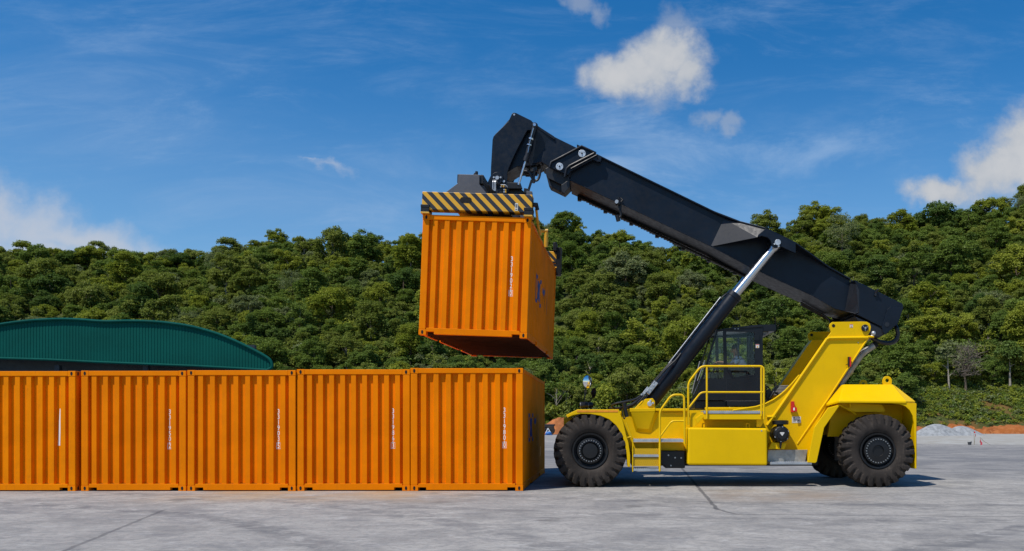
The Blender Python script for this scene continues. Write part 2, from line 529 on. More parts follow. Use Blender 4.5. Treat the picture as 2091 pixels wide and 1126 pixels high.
def concrete():
    m_, t, bs = mat_base('stained yard concrete')
    geo = t.n('ShaderNodeNewGeometry').outputs['Position']
    s = t.n('ShaderNodeSeparateXYZ'); t.link(geo, s.inputs[0])
    X, Y = s.outputs[0], s.outputs[1]
    big = t.noise(geo, 0.16, 6, 0.6, 0.4)
    mid = t.noise(geo, 0.75, 8, 0.68, 0.5)
    streak = t.noise(t.mapping(geo, scale=(0.7, 1.0, 1), rot=(0, 0, math.radians(12))), 2.6, 9, 0.72, 0.7)
    swirl = t.noise(t.mapping(geo, scale=(0.7, 1.0, 1), rot=(0, 0, math.radians(-24))), 0.8, 9, 0.7, 2.2)
    fine = t.noise(geo, 11, 7, 0.72)
    grit = t.noise(geo, 60, 4, 0.75)
    c = t.mix(t.ramp(big, 0.3, 0.7), (0.285, 0.272, 0.254), (0.362, 0.342, 0.312))
    c = t.mix(t.m('MULTIPLY', t.ramp(mid, 0.43, 0.64), 0.55), c, (0.158, 0.153, 0.148))
    c = t.mix(t.m('MULTIPLY', t.ramp(streak, 0.48, 0.64), 0.42), c, (0.150, 0.149, 0.154))
    c = t.mix(t.m('MULTIPLY', t.ramp(swirl, 0.52, 0.60), 0.36), c, (0.13, 0.132, 0.142))
    c = t.mix(t.m('MULTIPLY', t.ramp(streak, 0.48, 0.30), 0.55), c, (0.42, 0.41, 0.395))
    c = t.mix(t.m('MULTIPLY', t.ramp(fine, 0.45, 0.66), 0.5), c, (0.135, 0.135, 0.138))
    c = t.mix(t.m('MULTIPLY', t.ramp(grit, 0.48, 0.75), 0.35), c, (0.47, 0.46, 0.45))
    # faint curved tyre marks left by turning machines
    for (ox, oy, rad_, wd_, st_) in ((-14.0, 2.0, 13.2, 0.28, 0.30), (-14.0, 2.0, 15.4, 0.28, 0.22), (16.0, -3.0, 17.6, 0.30, 0.32), (16.0, -3.0, 15.2, 0.30, 0.24), (6.0, 34.0, 19.5, 0.3, 0.26), (6.0, 34.0, 21.8, 0.3, 0.22)):
        rr_ = t.m('SQRT', t.m('ADD', t.m('POWER', t.m('SUBTRACT', X, ox), 2.0), t.m('POWER', t.m('SUBTRACT', Y, oy), 2.0)))
        band = t.ramp(t.m('ABSOLUTE', t.m('SUBTRACT', t.m('ADD', rr_, t.m('MULTIPLY', t.m('SUBTRACT', mid, 0.5), 0.6)), rad_)), wd_ * 0.5, wd_, 1, 0)
        c = t.mix(t.m('MULTIPLY', t.m('MULTIPLY', band, t.ramp(streak, 0.36, 0.6)), st_ * 1.7), c, (0.095, 0.097, 0.105))
    # broad band of patchy darker concrete further out
    far_band = t.m('MULTIPLY', t.ramp(t.m('ADD', Y, t.m('MULTIPLY', mid, 6.0)), 21, 30), t.ramp(t.m('ADD', Y, t.m('MULTIPLY', mid, 8.0)), 58, 46))
    c = t.mix(t.m('MULTIPLY', far_band, t.ramp(t.noise(t.mapping(geo, scale=(0.25, 0.5, 1)), 0.8, 7, 0.7, 0.8), 0.36, 0.60, 0.15, 0.72)), c, (0.125, 0.128, 0.138))
    # tan dust in front of the container row and beside the machine
    dx = t.m('MULTIPLY', t.ramp(X, -9.5, -7.5), t.ramp(X, -2.2, -3.6))
    dy = t.m('MULTIPLY', t.ramp(Y, 14.3, 16.6), t.ramp(Y, 19.0, 17.5))
    dn = t.ramp(t.m('ADD', t.m('MULTIPLY', mid, 0.5), t.m('MULTIPLY', t.noise(geo, 0.8, 5, 0.6), 0.5)), 0.36, 0.62)
    c = t.mix(t.m('MULTIPLY', t.m('MULTIPLY', dx, dy), t.m('MULTIPLY', dn, 0.8)), c, (0.36, 0.25, 0.145))
    ex = t.m('MULTIPLY', t.ramp(X, 1.5, 2.5), t.ramp(X, 5.6, 4.0))
    ey = t.m('MULTIPLY', t.ramp(Y, 14.6, 15.8), t.ramp(Y, 18.2, 17.2))
    c = t.mix(t.m('MULTIPLY', t.m('MULTIPLY', ex, ey), t.m('MULTIPLY', dn, 0.5)), c, (0.27, 0.20, 0.14))
    # sawn joints and a meandering crack
    wob = t.m('MULTIPLY', t.m('SUBTRACT', t.noise(geo, 0.7, 5, 0.6), 0.5), 0.5)
    wobf = t.m('MULTIPLY', t.m('SUBTRACT', t.noise(geo, 3.0, 5, 0.6), 0.5), 0.10)

    def line(ax, ay, bx, by, wd, wobble):
        L = math.hypot(bx - ax, by - ay); ux, uy = (bx - ax) / L, (by - ay) / L
        d = t.m('ADD', t.m('MULTIPLY', t.m('SUBTRACT', X, ax), -uy), t.m('MULTIPLY', t.m('SUBTRACT', Y, ay), ux))
        d = t.m('ABSOLUTE', t.m('ADD', d, wobble))
        al = t.m('ADD', t.m('MULTIPLY', t.m('SUBTRACT', X, ax), ux), t.m('MULTIPLY', t.m('SUBTRACT', Y, ay), uy))
        end = t.m('MULTIPLY', t.ramp(al, -0.3, 0.1), t.ramp(al, L + 0.3, L - 0.1))
        return t.m('MULTIPLY', t.ramp(d, wd * 0.4, wd, 1, 0), end)
    lines = [(2.32, 26.0, 1.83, 13.9, 0.05, wobf), (1.83, 13.9, 2.0, 13.2, 0.05, wobf), (2.0, 13.1, 9.5, 12.5, 0.05, t.m('ADD', wob, wobf)),
             (-5.9, 8.4, -7.35, 13.7, 0.045, wobf), (4.1, 13.9, 11.0, 12.9, 0.03, t.m('ADD', wob, wobf)), (-4.6, 13.1, 1.8, 12.2, 0.03, t.m('ADD', wob, wobf))]
    for i, a in enumerate(lines):
        c = t.mix(t.m('MULTIPLY', line(*a), (0.7, 0.6, 0.5, 0.5, 0.4, 0.3)[i]), c, (0.06, 0.06, 0.065))
    spots = t.m('MULTIPLY', t.ramp(t.noise(geo, 0.55, 3, 0.5, 0.3), 0.64, 0.72), 0.55)
    c = t.mix(spots, c, (0.085, 0.083, 0.083))
    t.link(c, bs.inputs['Base Color'])
    bs.inputs['Roughness'].default_value = 0.9
    bs.inputs['Specular IOR Level'].default_value = 0.12
    bp = t.n('ShaderNodeBump'); bp.inputs['Strength'].default_value = 0.35; bp.inputs['Distance'].default_value = 0.02
    t.link(t.m('ADD', t.m('MULTIPLY', fine, 0.6), t.m('MULTIPLY', grit, 0.3)), bp.inputs['Height'])
    t.link(bp.outputs[0], bs.inputs['Normal'])
    return m_


def ground_mat(name, cols, scales, rough=0.95, bump=0.5):
    m_, t, bs = mat_base(name)
    geo = t.n('ShaderNodeNewGeometry').outputs['Position']
    c = cols[0]
    for col, sc in zip(cols[1:], scales):
        c = t.mix(t.ramp(t.noise(geo, sc, 6, 0.65, 0.3), 0.42, 0.62), c, col)
    t.link(c, bs.inputs['Base Color'])
    bs.inputs['Roughness'].default_value = rough
    bs.inputs['Specular IOR Level'].default_value = 0.2
    bp = t.n('ShaderNodeBump'); bp.inputs['Strength'].default_value = bump; bp.inputs['Distance'].default_value = 0.1
    t.link(t.noise(geo, 5, 5, 0.7), bp.inputs['Height']); t.link(bp.outputs[0], bs.inputs['Normal'])
    return m_


M['concrete'] = concrete()
M['gravel'] = ground_mat('pale crushed stone surface', [(0.33, 0.32, 0.29), (0.38, 0.38, 0.36), (0.29, 0.27, 0.235)], [0.25, 0.9], bump=0.4)
def hillsoil():
    m_, t, bs = mat_base('forest floor')
    geo = t.n('ShaderNodeNewGeometry').outputs['Position']
    sp_ = t.n('ShaderNodeSeparateXYZ'); t.link(geo, sp_.inputs[0])
    c = t.mix(t.ramp(t.noise(geo, 0.3, 6, 0.65), 0.4, 0.6), (0.040, 0.058, 0.016), (0.065, 0.075, 0.024))
    red = t.m('MULTIPLY', t.ramp(t.noise(geo, 0.33, 6, 0.65, 0.3), 0.44, 0.58), t.ramp(sp_.outputs[1], 110, 102, 0.0, 0.4))
    c = t.mix(red, c, (0.23, 0.09, 0.032))
    t.link(c, bs.inputs['Base Color']); bs.inputs['Roughness'].default_value = 0.95
    bs.inputs['Specular IOR Level'].default_value = 0.1
    return m_


M['hillsoil'] = hillsoil()
M['bank'] = ground_mat('laterite bank', [(0.30, 0.095, 0.024), (0.19, 0.055, 0.015), (0.36, 0.13, 0.042)], [0.5, 2.0], bump=1.0)


def leafmat(name, col, col2, trans=0.42):
    m_ = bpy.data.materials.new(name); m_.use_nodes = True
    t = NT(m_.node_tree)
    out = t.n('ShaderNodeOutputMaterial')
    at = t.n('ShaderNodeAttribute'); at.attribute_name = 'tint'
    oi = t.n('ShaderNodeObjectInfo')
    sp = t.n('ShaderNodeSeparateColor'); t.link(at.outputs['Color'], sp.inputs[0])
    k = t.m('ADD', t.m('MULTIPLY', sp.outputs[0], 0.7), t.m('MULTIPLY', oi.outputs['Random'], 0.45), clamp=True)
    c = t.mix(k, col, col2)
    c = t.mix(t.m('MULTIPLY', sp.outputs[1], 0.5), c, (0.16, 0.12, 0.035))
    df = t.n('ShaderNodeBsdfDiffuse'); t.link(c, df.inputs[0])
    tl = t.n('ShaderNodeBsdfTranslucent'); t.link(t.mix(0.45, c, (0.14, 0.20, 0.015)), tl.inputs[0])
    mx = t.n('ShaderNodeMixShader'); mx.inputs[0].default_value = trans
    t.link(df.outputs[0], mx.inputs[1]); t.link(tl.outputs[0], mx.inputs[2])
    gl = t.n('ShaderNodeBsdfGlossy'); gl.inputs['Roughness'].default_value = 0.42; gl.inputs[0].default_value = (0.8, 0.85, 0.8, 1)
    m2 = t.n('ShaderNodeMixShader'); m2.inputs[0].default_value = 0.006
    t.link(mx.outputs[0], m2.inputs[1]); t.link(gl.outputs[0], m2.inputs[2])
    t.link(m2.outputs[0], out.inputs[0])
    return m_


LEAF = {
    'olive': leafmat('olive leaves', (0.129, 0.169, 0.029), (0.242, 0.270, 0.056)),
    'mid': leafmat('mid green leaves', (0.096, 0.156, 0.029), (0.186, 0.248, 0.048)),
    'dark': leafmat('dark green leaves', (0.056, 0.104, 0.025), (0.118, 0.174, 0.039), 0.35),
    'yellow': leafmat('yellow green leaves', (0.180, 0.225, 0.025), (0.315, 0.338, 0.045), 0.45),
    'grey': leafmat('grey green leaves', (0.141, 0.172, 0.068), (0.231, 0.259, 0.118)),
}

# ------------------------------------------------------------------ ground, hill
mb = MB(); S = 600
mb.add([(-S, -120, 0), (S, -120, 0), (S, 700, 0), (-S, 700, 0)], [(0, 1, 2, 3)])
tag(mb.build('ground', M['concrete']), kind='structure')

FOOT, RIDGE = 96.0, 190.0
SKYL = [(-700, 520), (-300, 505), (0, 503), (100, 515), (200, 488), (300, 488), (400, 494), (520, 470), (620, 472), (670, 494), (740, 470), (840, 452),
        (1000, 442), (1100, 440), (1200, 452), (1300, 470), (1400, 472), (1550, 452), (1650, 434), (1750, 416), (1850, 417), (1950, 402), (2010, 410), (2091, 384), (2300, 350), (2800, 330)]
_sx = np.array([a for a, b in SKYL], float); _sy = np.array([b for a, b in SKYL], float)


def ridge_z(px):
    y = np.interp(px, _sx, _sy)
    return EYE + (CY - y) / F * RIDGE - 7.6


def hill_z(x, Y):
    px = CX + x / max(Y, 1) * F
    zr = ridge_z(px)
    s = (Y - FOOT) / (RIDGE - FOOT)
    if s <= 0:
        return -0.3 + s
    if s <= 1:
        z = zr * (s ** 0.93)
    else:
        z = zr * (1 - 0.35 * (s - 1) ** 1.2)
    bump = 1.1 * math.sin(x * 0.11 + Y * 0.05) + 0.8 * math.sin(x * 0.047 - Y * 0.13 + 1.3)
    return z + bump * min(1, s * 3) * min(1, max(0, (1.3 - s) * 3)) + 0.9 * min(1, s * 40) - 0.3


NXH, NYH = 170, 46
vs, fs = [], []
for j in range(NYH):
    Y = FOOT - 2 + (j / (NYH - 1)) * 190
    for i in range(NXH):
        uu = -1.75 + 3.1 * i / (NXH - 1)
        vs.append((uu * Y, Y, hill_z(uu * Y, Y)))
for j in range(NYH - 1):
    for i in range(NXH - 1):
        a = j * NXH + i
        fs.append((a, a + 1, a + NXH + 1, a + NXH))
hb = MB(); hb.add(vs, fs, 0, True)
tag(hb.build('hill', M['hillsoil'], recalc=False), kind='structure')

# pale crushed stone strip beyond the slab, orange cut bank behind it
vs = []
front_edge = [(7.0, 62), (12, 57), (18, 54), (24, 51.5), (33, 49), (45, 46), (75, 43)]
back_edge = [(7.0, 95.3), (12, 95.3), (18, 95.3), (24, 95.3), (33, 95.3), (45, 95.3), (75, 95.3)]
n = len(front_edge)
mb = MB()
mb.add([(x, y, 0.004) for x, y in front_edge] + [(x, y, 0.004) for x, y in back_edge], [(i, i + 1, i + n + 1, i + n) for i in range(n - 1)])
tag(mb.build('gravel_strip', M['gravel']), kind='structure')

r2 = random.Random(3)
nb = 420
vs, fs = [], []
for i in range(nb):
    x = -95 + 175 * i / (nb - 1)
    h = 0.72 + 0.14 * math.sin(x * 0.5) * math.sin(x * 0.23) + r2.uniform(-0.12, 0.12)
    if x > 42: h *= 0.85
    j = r2.uniform(-0.35, 0.35) + 0.5 * math.sin(x * 0.9)
    vs += [(x, 94.2 + j * 0.6, -0.1), (x, 94.6 + j * 0.7, h * 0.55), (x, 95.1 + j, h), (x, 97.2 + j * 0.3, h + 0.35), (x, 100.5, h + 0.5)]
for i in range(nb - 1):
    for k in range(4):
        a = i * 5 + k
        fs.append((a, a + 5, a + 6, a + 1))
bb = MB(); bb.add(vs, fs, 0, True)
tag(bb.build('dirt_bank', M['bank'], recalc=False), kind='structure')

# ------------------------------------------------------------------ foliage
def leaf_quads(centers, normals, sizes, rg):
    n = len(centers)
    a = rg.normal(size=(n, 3))
    t1 = np.cross(normals, a); t1 /= np.linalg.norm(t1, axis=1)[:, None] + 1e-9
    t2 = np.cross(normals, t1)
    s = sizes[:, None]
    asp = rg.uniform(0.45, 0.8, n)[:, None]
    q = np.stack([centers - t1 * s, centers - t2 * s * asp, centers + t1 * s, centers + t2 * s * asp], 1)
    return q


def crown_cloud(rg, blobs, per, size, flat=0.75, jitter=0.75):
    """leaf-sized faces spread through a cluster of clumps"""
    C, N, Sz, T = [], [], [], []
    for (cx, cy, cz, r) in blobs:
        k = int(per * r * r)
        d = rg.normal(size=(k, 3)); d /= np.linalg.norm(d, axis=1)[:, None]
        d[:, 2] = np.where(d[:, 2] < -0.35, -d[:, 2] * 0.5, d[:, 2])
        rad = r * (rg.uniform(0.5, 1.08, k)) ** 0.45
        lob = 1 + 0.20 * np.sin(d[:, 0] * 7 + cx * 3) * np.sin(d[:, 1] * 6 + cy * 2) + 0.12 * np.sin(d[:, 2] * 11 + cz)
        p = d * (rad * lob)[:, None]
        p[:, 2] *= flat
        C.append(p + np.array([cx, cy, cz]))
        nn = d * 0.55 + rg.normal(size=(k, 3)) * jitter + np.array([-0.1, -0.15, 0.85])
        nn /= np.linalg.norm(nn, axis=1)[:, None]
        N.append(nn)
        Sz.append(rg.uniform(0.6, 1.25, k) * size)
        tn = rg.uniform(0, 1)
        T.append(np.clip(np.full(k, tn) * 0.6 + rg.uniform(0, 0.45, k), 0, 1))
    C, N, Sz, T = map(np.concatenate, (C, N, Sz, T))
    return leaf_quads(C, N, Sz, rg), T


def quads_mesh(name, Q, T, mats, brown=None, mi=None):
    n = len(Q)
    me = bpy.data.meshes.new(name)
    me.vertices.add(n * 4); me.loops.add(n * 4); me.polygons.add(n)
    me.vertices.foreach_set('co', Q.reshape(-1).astype(np.float32))
    me.loops.foreach_set('vertex_index', np.arange(n * 4, dtype=np.int32))
    me.polygons.foreach_set('loop_start', np.arange(0, n * 4, 4, dtype=np.int32))
    me.polygons.foreach_set('loop_total', np.full(n, 4, dtype=np.int32))
    for m_ in (mats if isinstance(mats, list) else [mats]):
        me.materials.append(m_)
    if mi is not None:
        me.polygons.foreach_set('material_index', mi.astype(np.int32))
    at = me.color_attributes.new('tint', 'FLOAT_COLOR', 'CORNER')
    col = np.zeros((n * 4, 4), np.float32); col[:, 3] = 1
    col[:, 0] = np.repeat(T, 4)
    if brown is not None:
        col[:, 1] = np.repeat(brown, 4)
    at.data.foreach_set('color', col.reshape(-1))
    me.update(calc_edges=True)
    me.validate()
    return me


def trunk_mesh(name, seed, h, r, limbs, mat_, spread=2.2, top=0.9):
    rr = random.Random(seed)
    b = MB()
    pts, rad = [], []
    x = y = 0.0
    for i in range(6):
        t = i / 5
        pts.append((x, y, h * top * t)); rad.append(r * (1.15 - 0.85 * t) * (1.35 if i == 0 else 1))
        x += rr.uniform(-0.12, 0.12) * h * 0.12; y += rr.uniform(-0.12, 0.12) * h * 0.12
    b.tube(pts, rad, 8)
    for k in range(limbs):
        i = rr.randint(2, 4)
        a = rr.uniform(0, 6.28)
        p = Vector(pts[i]); L = rr.uniform(0.5, 1.0) * spread
        q = p + Vector((math.cos(a) * L * 0.5, math.sin(a) * L * 0.5, L * 0.45))
        e = p + Vector((math.cos(a) * L, math.sin(a) * L, L * rr.uniform(0.6, 1.0)))
        b.tube([p, q, e], [rad[i] * 0.6, rad[i] * 0.42, rad[i] * 0.15], 6)
    o = b.build(name, mat_)
    me = o.data
    bpy.data.objects.remove(o)
    return me


CROWNS = {}
KINDS = ['olive', 'mid', 'dark', 'yellow', 'grey']
TREEH = 7.0
NSHAPE = 9
CROWNQ = []
shape_blobs = []
for sd in range(NSHAPE):
    rr = random.Random(100 + sd)
    bl = []
    arch = sd % 3
    if arch == 0:            # broad, many-lobed
        Rh, Hc, zc, nb_ = 3.2, 2.2, 3.9, 30
    elif arch == 1:          # tall oval
        Rh, Hc, zc, nb_ = 2.5, 3.1, 4.2, 30
    else:                    # uneven, a few big limbs each with its own head
        Rh, Hc, zc, nb_ = 3.0, 2.6, 3.9, 12
    if arch < 2:
        for k in range(nb_):
            a = k * 2.4 + rr.uniform(-0.7, 0.7)
            el = math.asin(rr.uniform(-0.45, 1.0))
            q_ = rr.uniform(0.62, 1.05)
            bl.append((Rh * q_ * math.cos(el) * math.cos(a), Rh * q_ * math.cos(el) * math.sin(a), zc + Hc * q_ * math.sin(el), rr.uniform(0.55, 1.15)))
    else:
        for m_ in range(rr.randint(4, 6)):
            a = m_ * 1.3 + rr.uniform(-0.5, 0.5); d_ = rr.uniform(0.6, 2.4)
            c_ = (d_ * math.cos(a), d_ * math.sin(a), zc + rr.uniform(-1.0, 2.0) - 0.25 * d_)
            for k in range(7):
                bl.append((c_[0] + rr.gauss(0, 0.75), c_[1] + rr.gauss(0, 0.75), c_[2] + rr.gauss(0, 0.5), rr.uniform(0.5, 0.95)))
    for k in range(10):
        a = rr.uniform(0, 6.28); q_ = rr.uniform(0.8, 2.4)
        bl.append((q_ * math.cos(a), q_ * math.sin(a), rr.uniform(1.0, 3.2), rr.uniform(0.7, 1.1)))
    shape_blobs.append(bl)
for sd in range(NSHAPE):
    rg = np.random.default_rng(500 + sd)
    Q, T = crown_cloud(rg, shape_blobs[sd], 540, 0.140, 0.85, 0.62)
    CROWNQ.append((Q, T))
    CROWNS[sd] = quads_mesh('crown', Q, T, LEAF['mid'])
for sd in (3, 7):          # thin, half leafless crowns
    rg = np.random.default_rng(900 + sd)
    Q, T = crown_cloud(rg, shape_blobs[sd], 120, 0.13, 0.9, 0.9)
    CROWNS['sparse%d' % sd] = quads_mesh('crown', Q, T, LEAF['grey'])
TRUNKS = [trunk_mesh('trunk', 40 + i, 6.2, 0.17, 6, M['bark'] if i < 2 else M['palebark']) for i in range(3)]

# positions on the hillside
cand = []
r3 = random.Random(21)
grid = {}


def dart(n_try, rad_fn, accept):
    for _ in range(n_try):
        Y = FOOT + 2.5 + (RIDGE + 7 - FOOT) * r3.random() ** 0.8
        px = r3.uniform(-70, 2160)
        x = (px - CX) / F * Y
        if not accept(px, Y):
            continue
        rad = rad_fn(Y)
        gx, gy = int(x // 8), int(Y // 8)
        ok = True
        for ix in (-1, 0, 1):
            for iy in (-1, 0, 1):
                for (qx, qy, qr) in grid.get((gx + ix, gy + iy), ()):
                    if (qx - x) ** 2 + (qy - Y) ** 2 < ((rad + qr) * 0.5) ** 2:
                        ok = False; break
                if not ok: break
            if not ok: break
        if ok:
            grid.setdefault((gx, gy), []).append((x, Y, rad))
            cand.append((x, Y, rad, px))


def acc(px, Y):
    s = (Y - FOOT) / (RIDGE - FOOT)
    if px < 560 and s < 0.07: return False
    if 1850 < px < 2160 and s < 0.10: return False
    if px < 1110 and s < 0.03: return False
    return True


# skyline first so that the ridge reads as individual crowns
for px in range(-60, 2160, 27):
    p = px + r3.uniform(-12, 12)
    Y = RIDGE - 2 + r3.uniform(-3, 3)
    x = (p - CX) / F * Y
    rad = r3.uniform(3.2, 5.6)
    grid.setdefault((int(x // 8), int(Y // 8)), []).append((x, Y, rad))
    cand.append((x, Y, rad, p))
dart(22000, lambda Y: (2.5 + 1.5 * (Y - FOOT) / (RIDGE - FOOT)) * r3.choice((0.85, 0.95, 1.0, 1.1, 1.25, 1.6)), acc)


def zone(px, s):
    hz = 'on the ridge' if s > 0.86 else 'high on the hill' if s > 0.55 else 'halfway up the hill' if s > 0.25 else 'near the hill foot'
    xz = ('above the green shed' if px < 560 else 'above the middle containers' if px < 845 else 'behind the hanging container' if px < 1160
          else 'behind the black boom' if px < 1420 else 'behind the cab and mast' if px < 1700 else 'behind the counterweight' if px < 1890 else 'above the gravel heaps')
    return hz + ' ' + xz


def hidden(px, Y, z):
    py = CY - (z + 5 - EYE) / Y * F
    if px < 1110 and py > 775: return True
    if px < 540 and py > 720: return True
    return False


vis = [c for c in cand if not hidden(c[3], c[1], hill_z(c[0], c[1]))]
vis.sort(key=lambda c: -c[2] / c[1])
N_IND = 292
indiv, rest = vis[:N_IND], vis[N_IND:]
KW = {'olive': 'olive green', 'mid': 'mid green', 'dark': 'dark green', 'yellow': 'bright yellow green', 'grey': 'pale grey green'}
SHAPEW = ['broad', 'rounded', 'lumpy', 'wide', 'domed', 'spreading', 'ragged', 'bushy', 'leafy']
for (x, Y, rad, px) in indiv:
    s = (Y - FOOT) / (RIDGE - FOOT)
    kd = r3.choices(KINDS, (0.34, 0.28, 0.13, 0.16, 0.09))[0] if s > 0.3 else r3.choices(KINDS, (0.22, 0.34, 0.20, 0.18, 0.06))[0]
    key = r3.randrange(NSHAPE)
    if kd == 'grey' and r3.random() < 0.55:
        key = r3.choice(('sparse3', 'sparse7'))
    sc = rad / 6.0 * r3.uniform(1.05, 1.35)
    z = hill_z(x, Y) - 0.1
    t = bpy.data.objects.new('forest_tree', None)
    COL.objects.link(t)
    t.location = (x, Y, z)
    t.rotation_euler = (0, 0, r3.uniform(0, 6.28))
    t.scale = (sc, sc, sc * (r3.uniform(0.85, 1.25) if s < 0.85 else r3.uniform(0.8, 1.08)))
    tag(t, '%s %s-leaved tree %s' % ('thin half bare' if isinstance(key, str) else SHAPEW[key], KW[kd], zone(px, s)), 'tree', 'trees on the forested hillside')
    tr = bpy.data.objects.new('trunk', TRUNKS[r3.randrange(3)]); COL.objects.link(tr); tr.parent = t
    cr = bpy.data.objects.new('crown', CROWNS[key]); COL.objects.link(cr); cr.parent = t
    cr.material_slots[0].link = 'OBJECT'; cr.material_slots[0].material = LEAF[kd]

# undergrowth, shrubs and the remaining small trees: one mass nobody could count
Qs, Ts, Ms = [], [], []
rgu = np.random.default_rng(77)


def bush(x, y, z, r, h, per, size, mi):
    k = max(3, int(r * 2.2))
    bl = []
    for i in range(k):
        a = rgu.uniform(0, 6.28); d = r * 0.62 * math.sqrt(rgu.uniform())
        bl.append((x + d * math.cos(a), y + d * math.sin(a), z + h * rgu.uniform(0.25, 0.8), r * rgu.uniform(0.35, 0.55)))
    Q, T = crown_cloud(rgu, bl, per, size, 0.85)
    Qs.append(Q); Ts.append(T); Ms.append(np.full(len(Q), mi))


def mass_tree(x, Y, rad, frac, grow):
    q_, t_ = CROWNQ[r3.randrange(NSHAPE)]
    keep = rgu.random(len(q_)) < frac
    q_, t_ = q_[keep], t_[keep]
    a = r3.uniform(0, 6.28); sc = rad / 6.0 * 1.08
    ctr = q_.mean(1, keepdims=True)
    q_ = ctr + (q_ - ctr) * grow
    R_ = np.array([[math.cos(a), -math.sin(a), 0], [math.sin(a), math.cos(a), 0], [0, 0, 1]])
    Qs.append(q_ @ R_.T * sc + np.array([x, Y, hill_z(x, Y) - 0.1])); Ts.append(t_); Ms.append(np.full(len(q_), r3.choices(range(5), (5, 4, 2, 2, 1))[0]))


for (x, Y, rad, px) in rest:
    mass_tree(x, Y, rad, 0.45, 1.35)
# the wood goes on behind the containers and past both edges of the view
for c in cand:
    if hidden(c[3], c[1], hill_z(c[0], c[1])):
        mass_tree(c[0], c[1], c[2], 0.15, 2.2)
for _ in range(420):
    Y = FOOT + 3 + (RIDGE + 4 - FOOT) * r3.random() ** 0.8
    px = r3.choice((r3.uniform(-950, -60), r3.uniform(-950, -60), r3.uniform(2150, 2750)))
    mass_tree((px - CX) / F * Y, Y, r3.uniform(5.0, 8.0), 0.12, 2.4)
for _ in range(1500):
    Y = FOOT + 0.8 + (RIDGE + 4 - FOOT) * r3.random() ** 1.25
    px = r3.uniform(-40, 2130)
    x = (px - CX) / F * Y
    s = (Y - FOOT) / (RIDGE - FOOT)
    if hidden(px, Y, hill_z(x, Y)): continue
    if px > 1850 and s < 0.10: continue
    bush(x, Y, hill_z(x, Y) - 0.3, r3.uniform(1.0, 2.6), r3.uniform(1.8, 4.4), 190, 0.15, r3.choices(range(5), (3, 4, 3, 2, 1))[0])
# dense belt of shrubs where the forest meets the yard
for px in range(1090, 1880, 9):
    Y = FOOT + r3.uniform(0.6, 5.0)
    x = (px - CX) / F * Y
    bush(x, Y, hill_z(x, Y) - 0.1, r3.uniform(0.8, 1.7), r3.uniform(0.9, 3.6), 170, 0.17, r3.choices(range(5), (2, 4, 3, 2, 1))[0])
for px in range(1840, 2120, 10):
    Y = FOOT + r3.uniform(11.0, 15.0)
    x = (px - CX) / F * Y
    bush(x, Y, hill_z(x, Y) - 0.1, r3.uniform(0.9, 1.8), r3.uniform(1.0, 3.0), 170, 0.17, r3.choices(range(5), (2, 4, 4, 2, 1))[0])
ob = bpy.data.objects.new('undergrowth', quads_mesh('undergrowth', np.concatenate(Qs), np.concatenate(Ts), [LEAF[k] for k in KINDS], mi=np.concatenate(Ms)))
COL.objects.link(ob)
tag(ob, 'dense green undergrowth and small trees filling gaps on the forested hillside', 'undergrowth', kind='stuff')

# low weeds on the bank
Qs, Ts, Ms = [], [], []
for _ in range(1500):
    px = r3.uniform(1000, 2130)
    s = r3.random()
    Y = 96.2 + s * (11.0 if px > 1840 else 2.5)
    x = (px - CX) / F * Y
    z = max(hill_z(x, Y), 1.0 if Y < 100.5 else 0) - 0.05
    if px > 1840 and math.sin(x * 0.42) * math.sin(Y * 0.9 + x * 0.2) > 0.55: continue
    bush(x, Y, z, r3.uniform(0.25, 0.75), r3.uniform(0.15, 0.75), 190, 0.115, r3.choices(range(5), (1, 4, 1, 4, 1))[0])
for _ in range(2600):
    px = r3.uniform(1835, 2125)
    Y = 97.0 + r3.random() * 15
    x = (px - CX) / F * Y
    if math.sin(x * 0.42 + 0.6) * math.sin(Y * 0.55 + x * 0.2) > 0.6: continue
    bush(x, Y, max(hill_z(x, Y), 1.0 if Y < 100.5 else 0) - 0.08, r3.uniform(0.3, 0.9), r3.uniform(0.15, 0.8), 170, 0.12, r3.choices(range(5), (3, 4, 1, 5, 3))[0])
ob = bpy.data.objects.new('weeds', quads_mesh('weeds', np.concatenate(Qs), np.concatenate(Ts), [LEAF[k] for k in KINDS], mi=np.concatenate(Ms)))
COL.objects.link(ob)
tag(ob, 'low green weeds growing over the orange dirt bank', 'weeds', kind='stuff')


def foot_tree(px, Y, h, r, label, bark, blobs, kd, per=240, size=0.16, lean=0.0, limbs=6, spread=1.6, bare=False, name='roadside_tree'):
    x = (px - CX) / F * Y
    z = hill_z(x, Y) - 0.1
    t = thing(name, label, 'tree', (x, Y, z), 'slender trees at the forest edge')
    me = trunk_mesh('trunk', int(px * 7), h, r, limbs, bark, spread)
    o = bpy.data.objects.new('trunk', me); COL.objects.link(o); o.parent = t
    if bare:
        b = MB(); rr = random.Random(5)
        for k in range(520):
            a = rr.uniform(0, 6.28); e = rr.uniform(-0.3, 1.3); L = rr.uniform(0.5, 1.3)
            p = Vector((rr.gauss(0, 0.75), rr.gauss(0, 0.75), h * rr.uniform(0.4, 1.0)))
            q = p + Vector((math.cos(a) * math.cos(e), math.sin(a) * math.cos(e), math.sin(e))) * L
            b.tube([p, (p + q) / 2 + Vector((0.06, 0, 0.06)), q], [0.018, 0.014, 0.008], 4, caps=False)
        b.build('twigs', M['twig'], None).parent = t
    Q, T = crown_cloud(np.random.default_rng(int(px)), blobs, per, size)
    c = bpy.data.objects.new('crown', quads_mesh('crown', Q, T, LEAF[kd])); COL.objects.link(c); c.parent = t


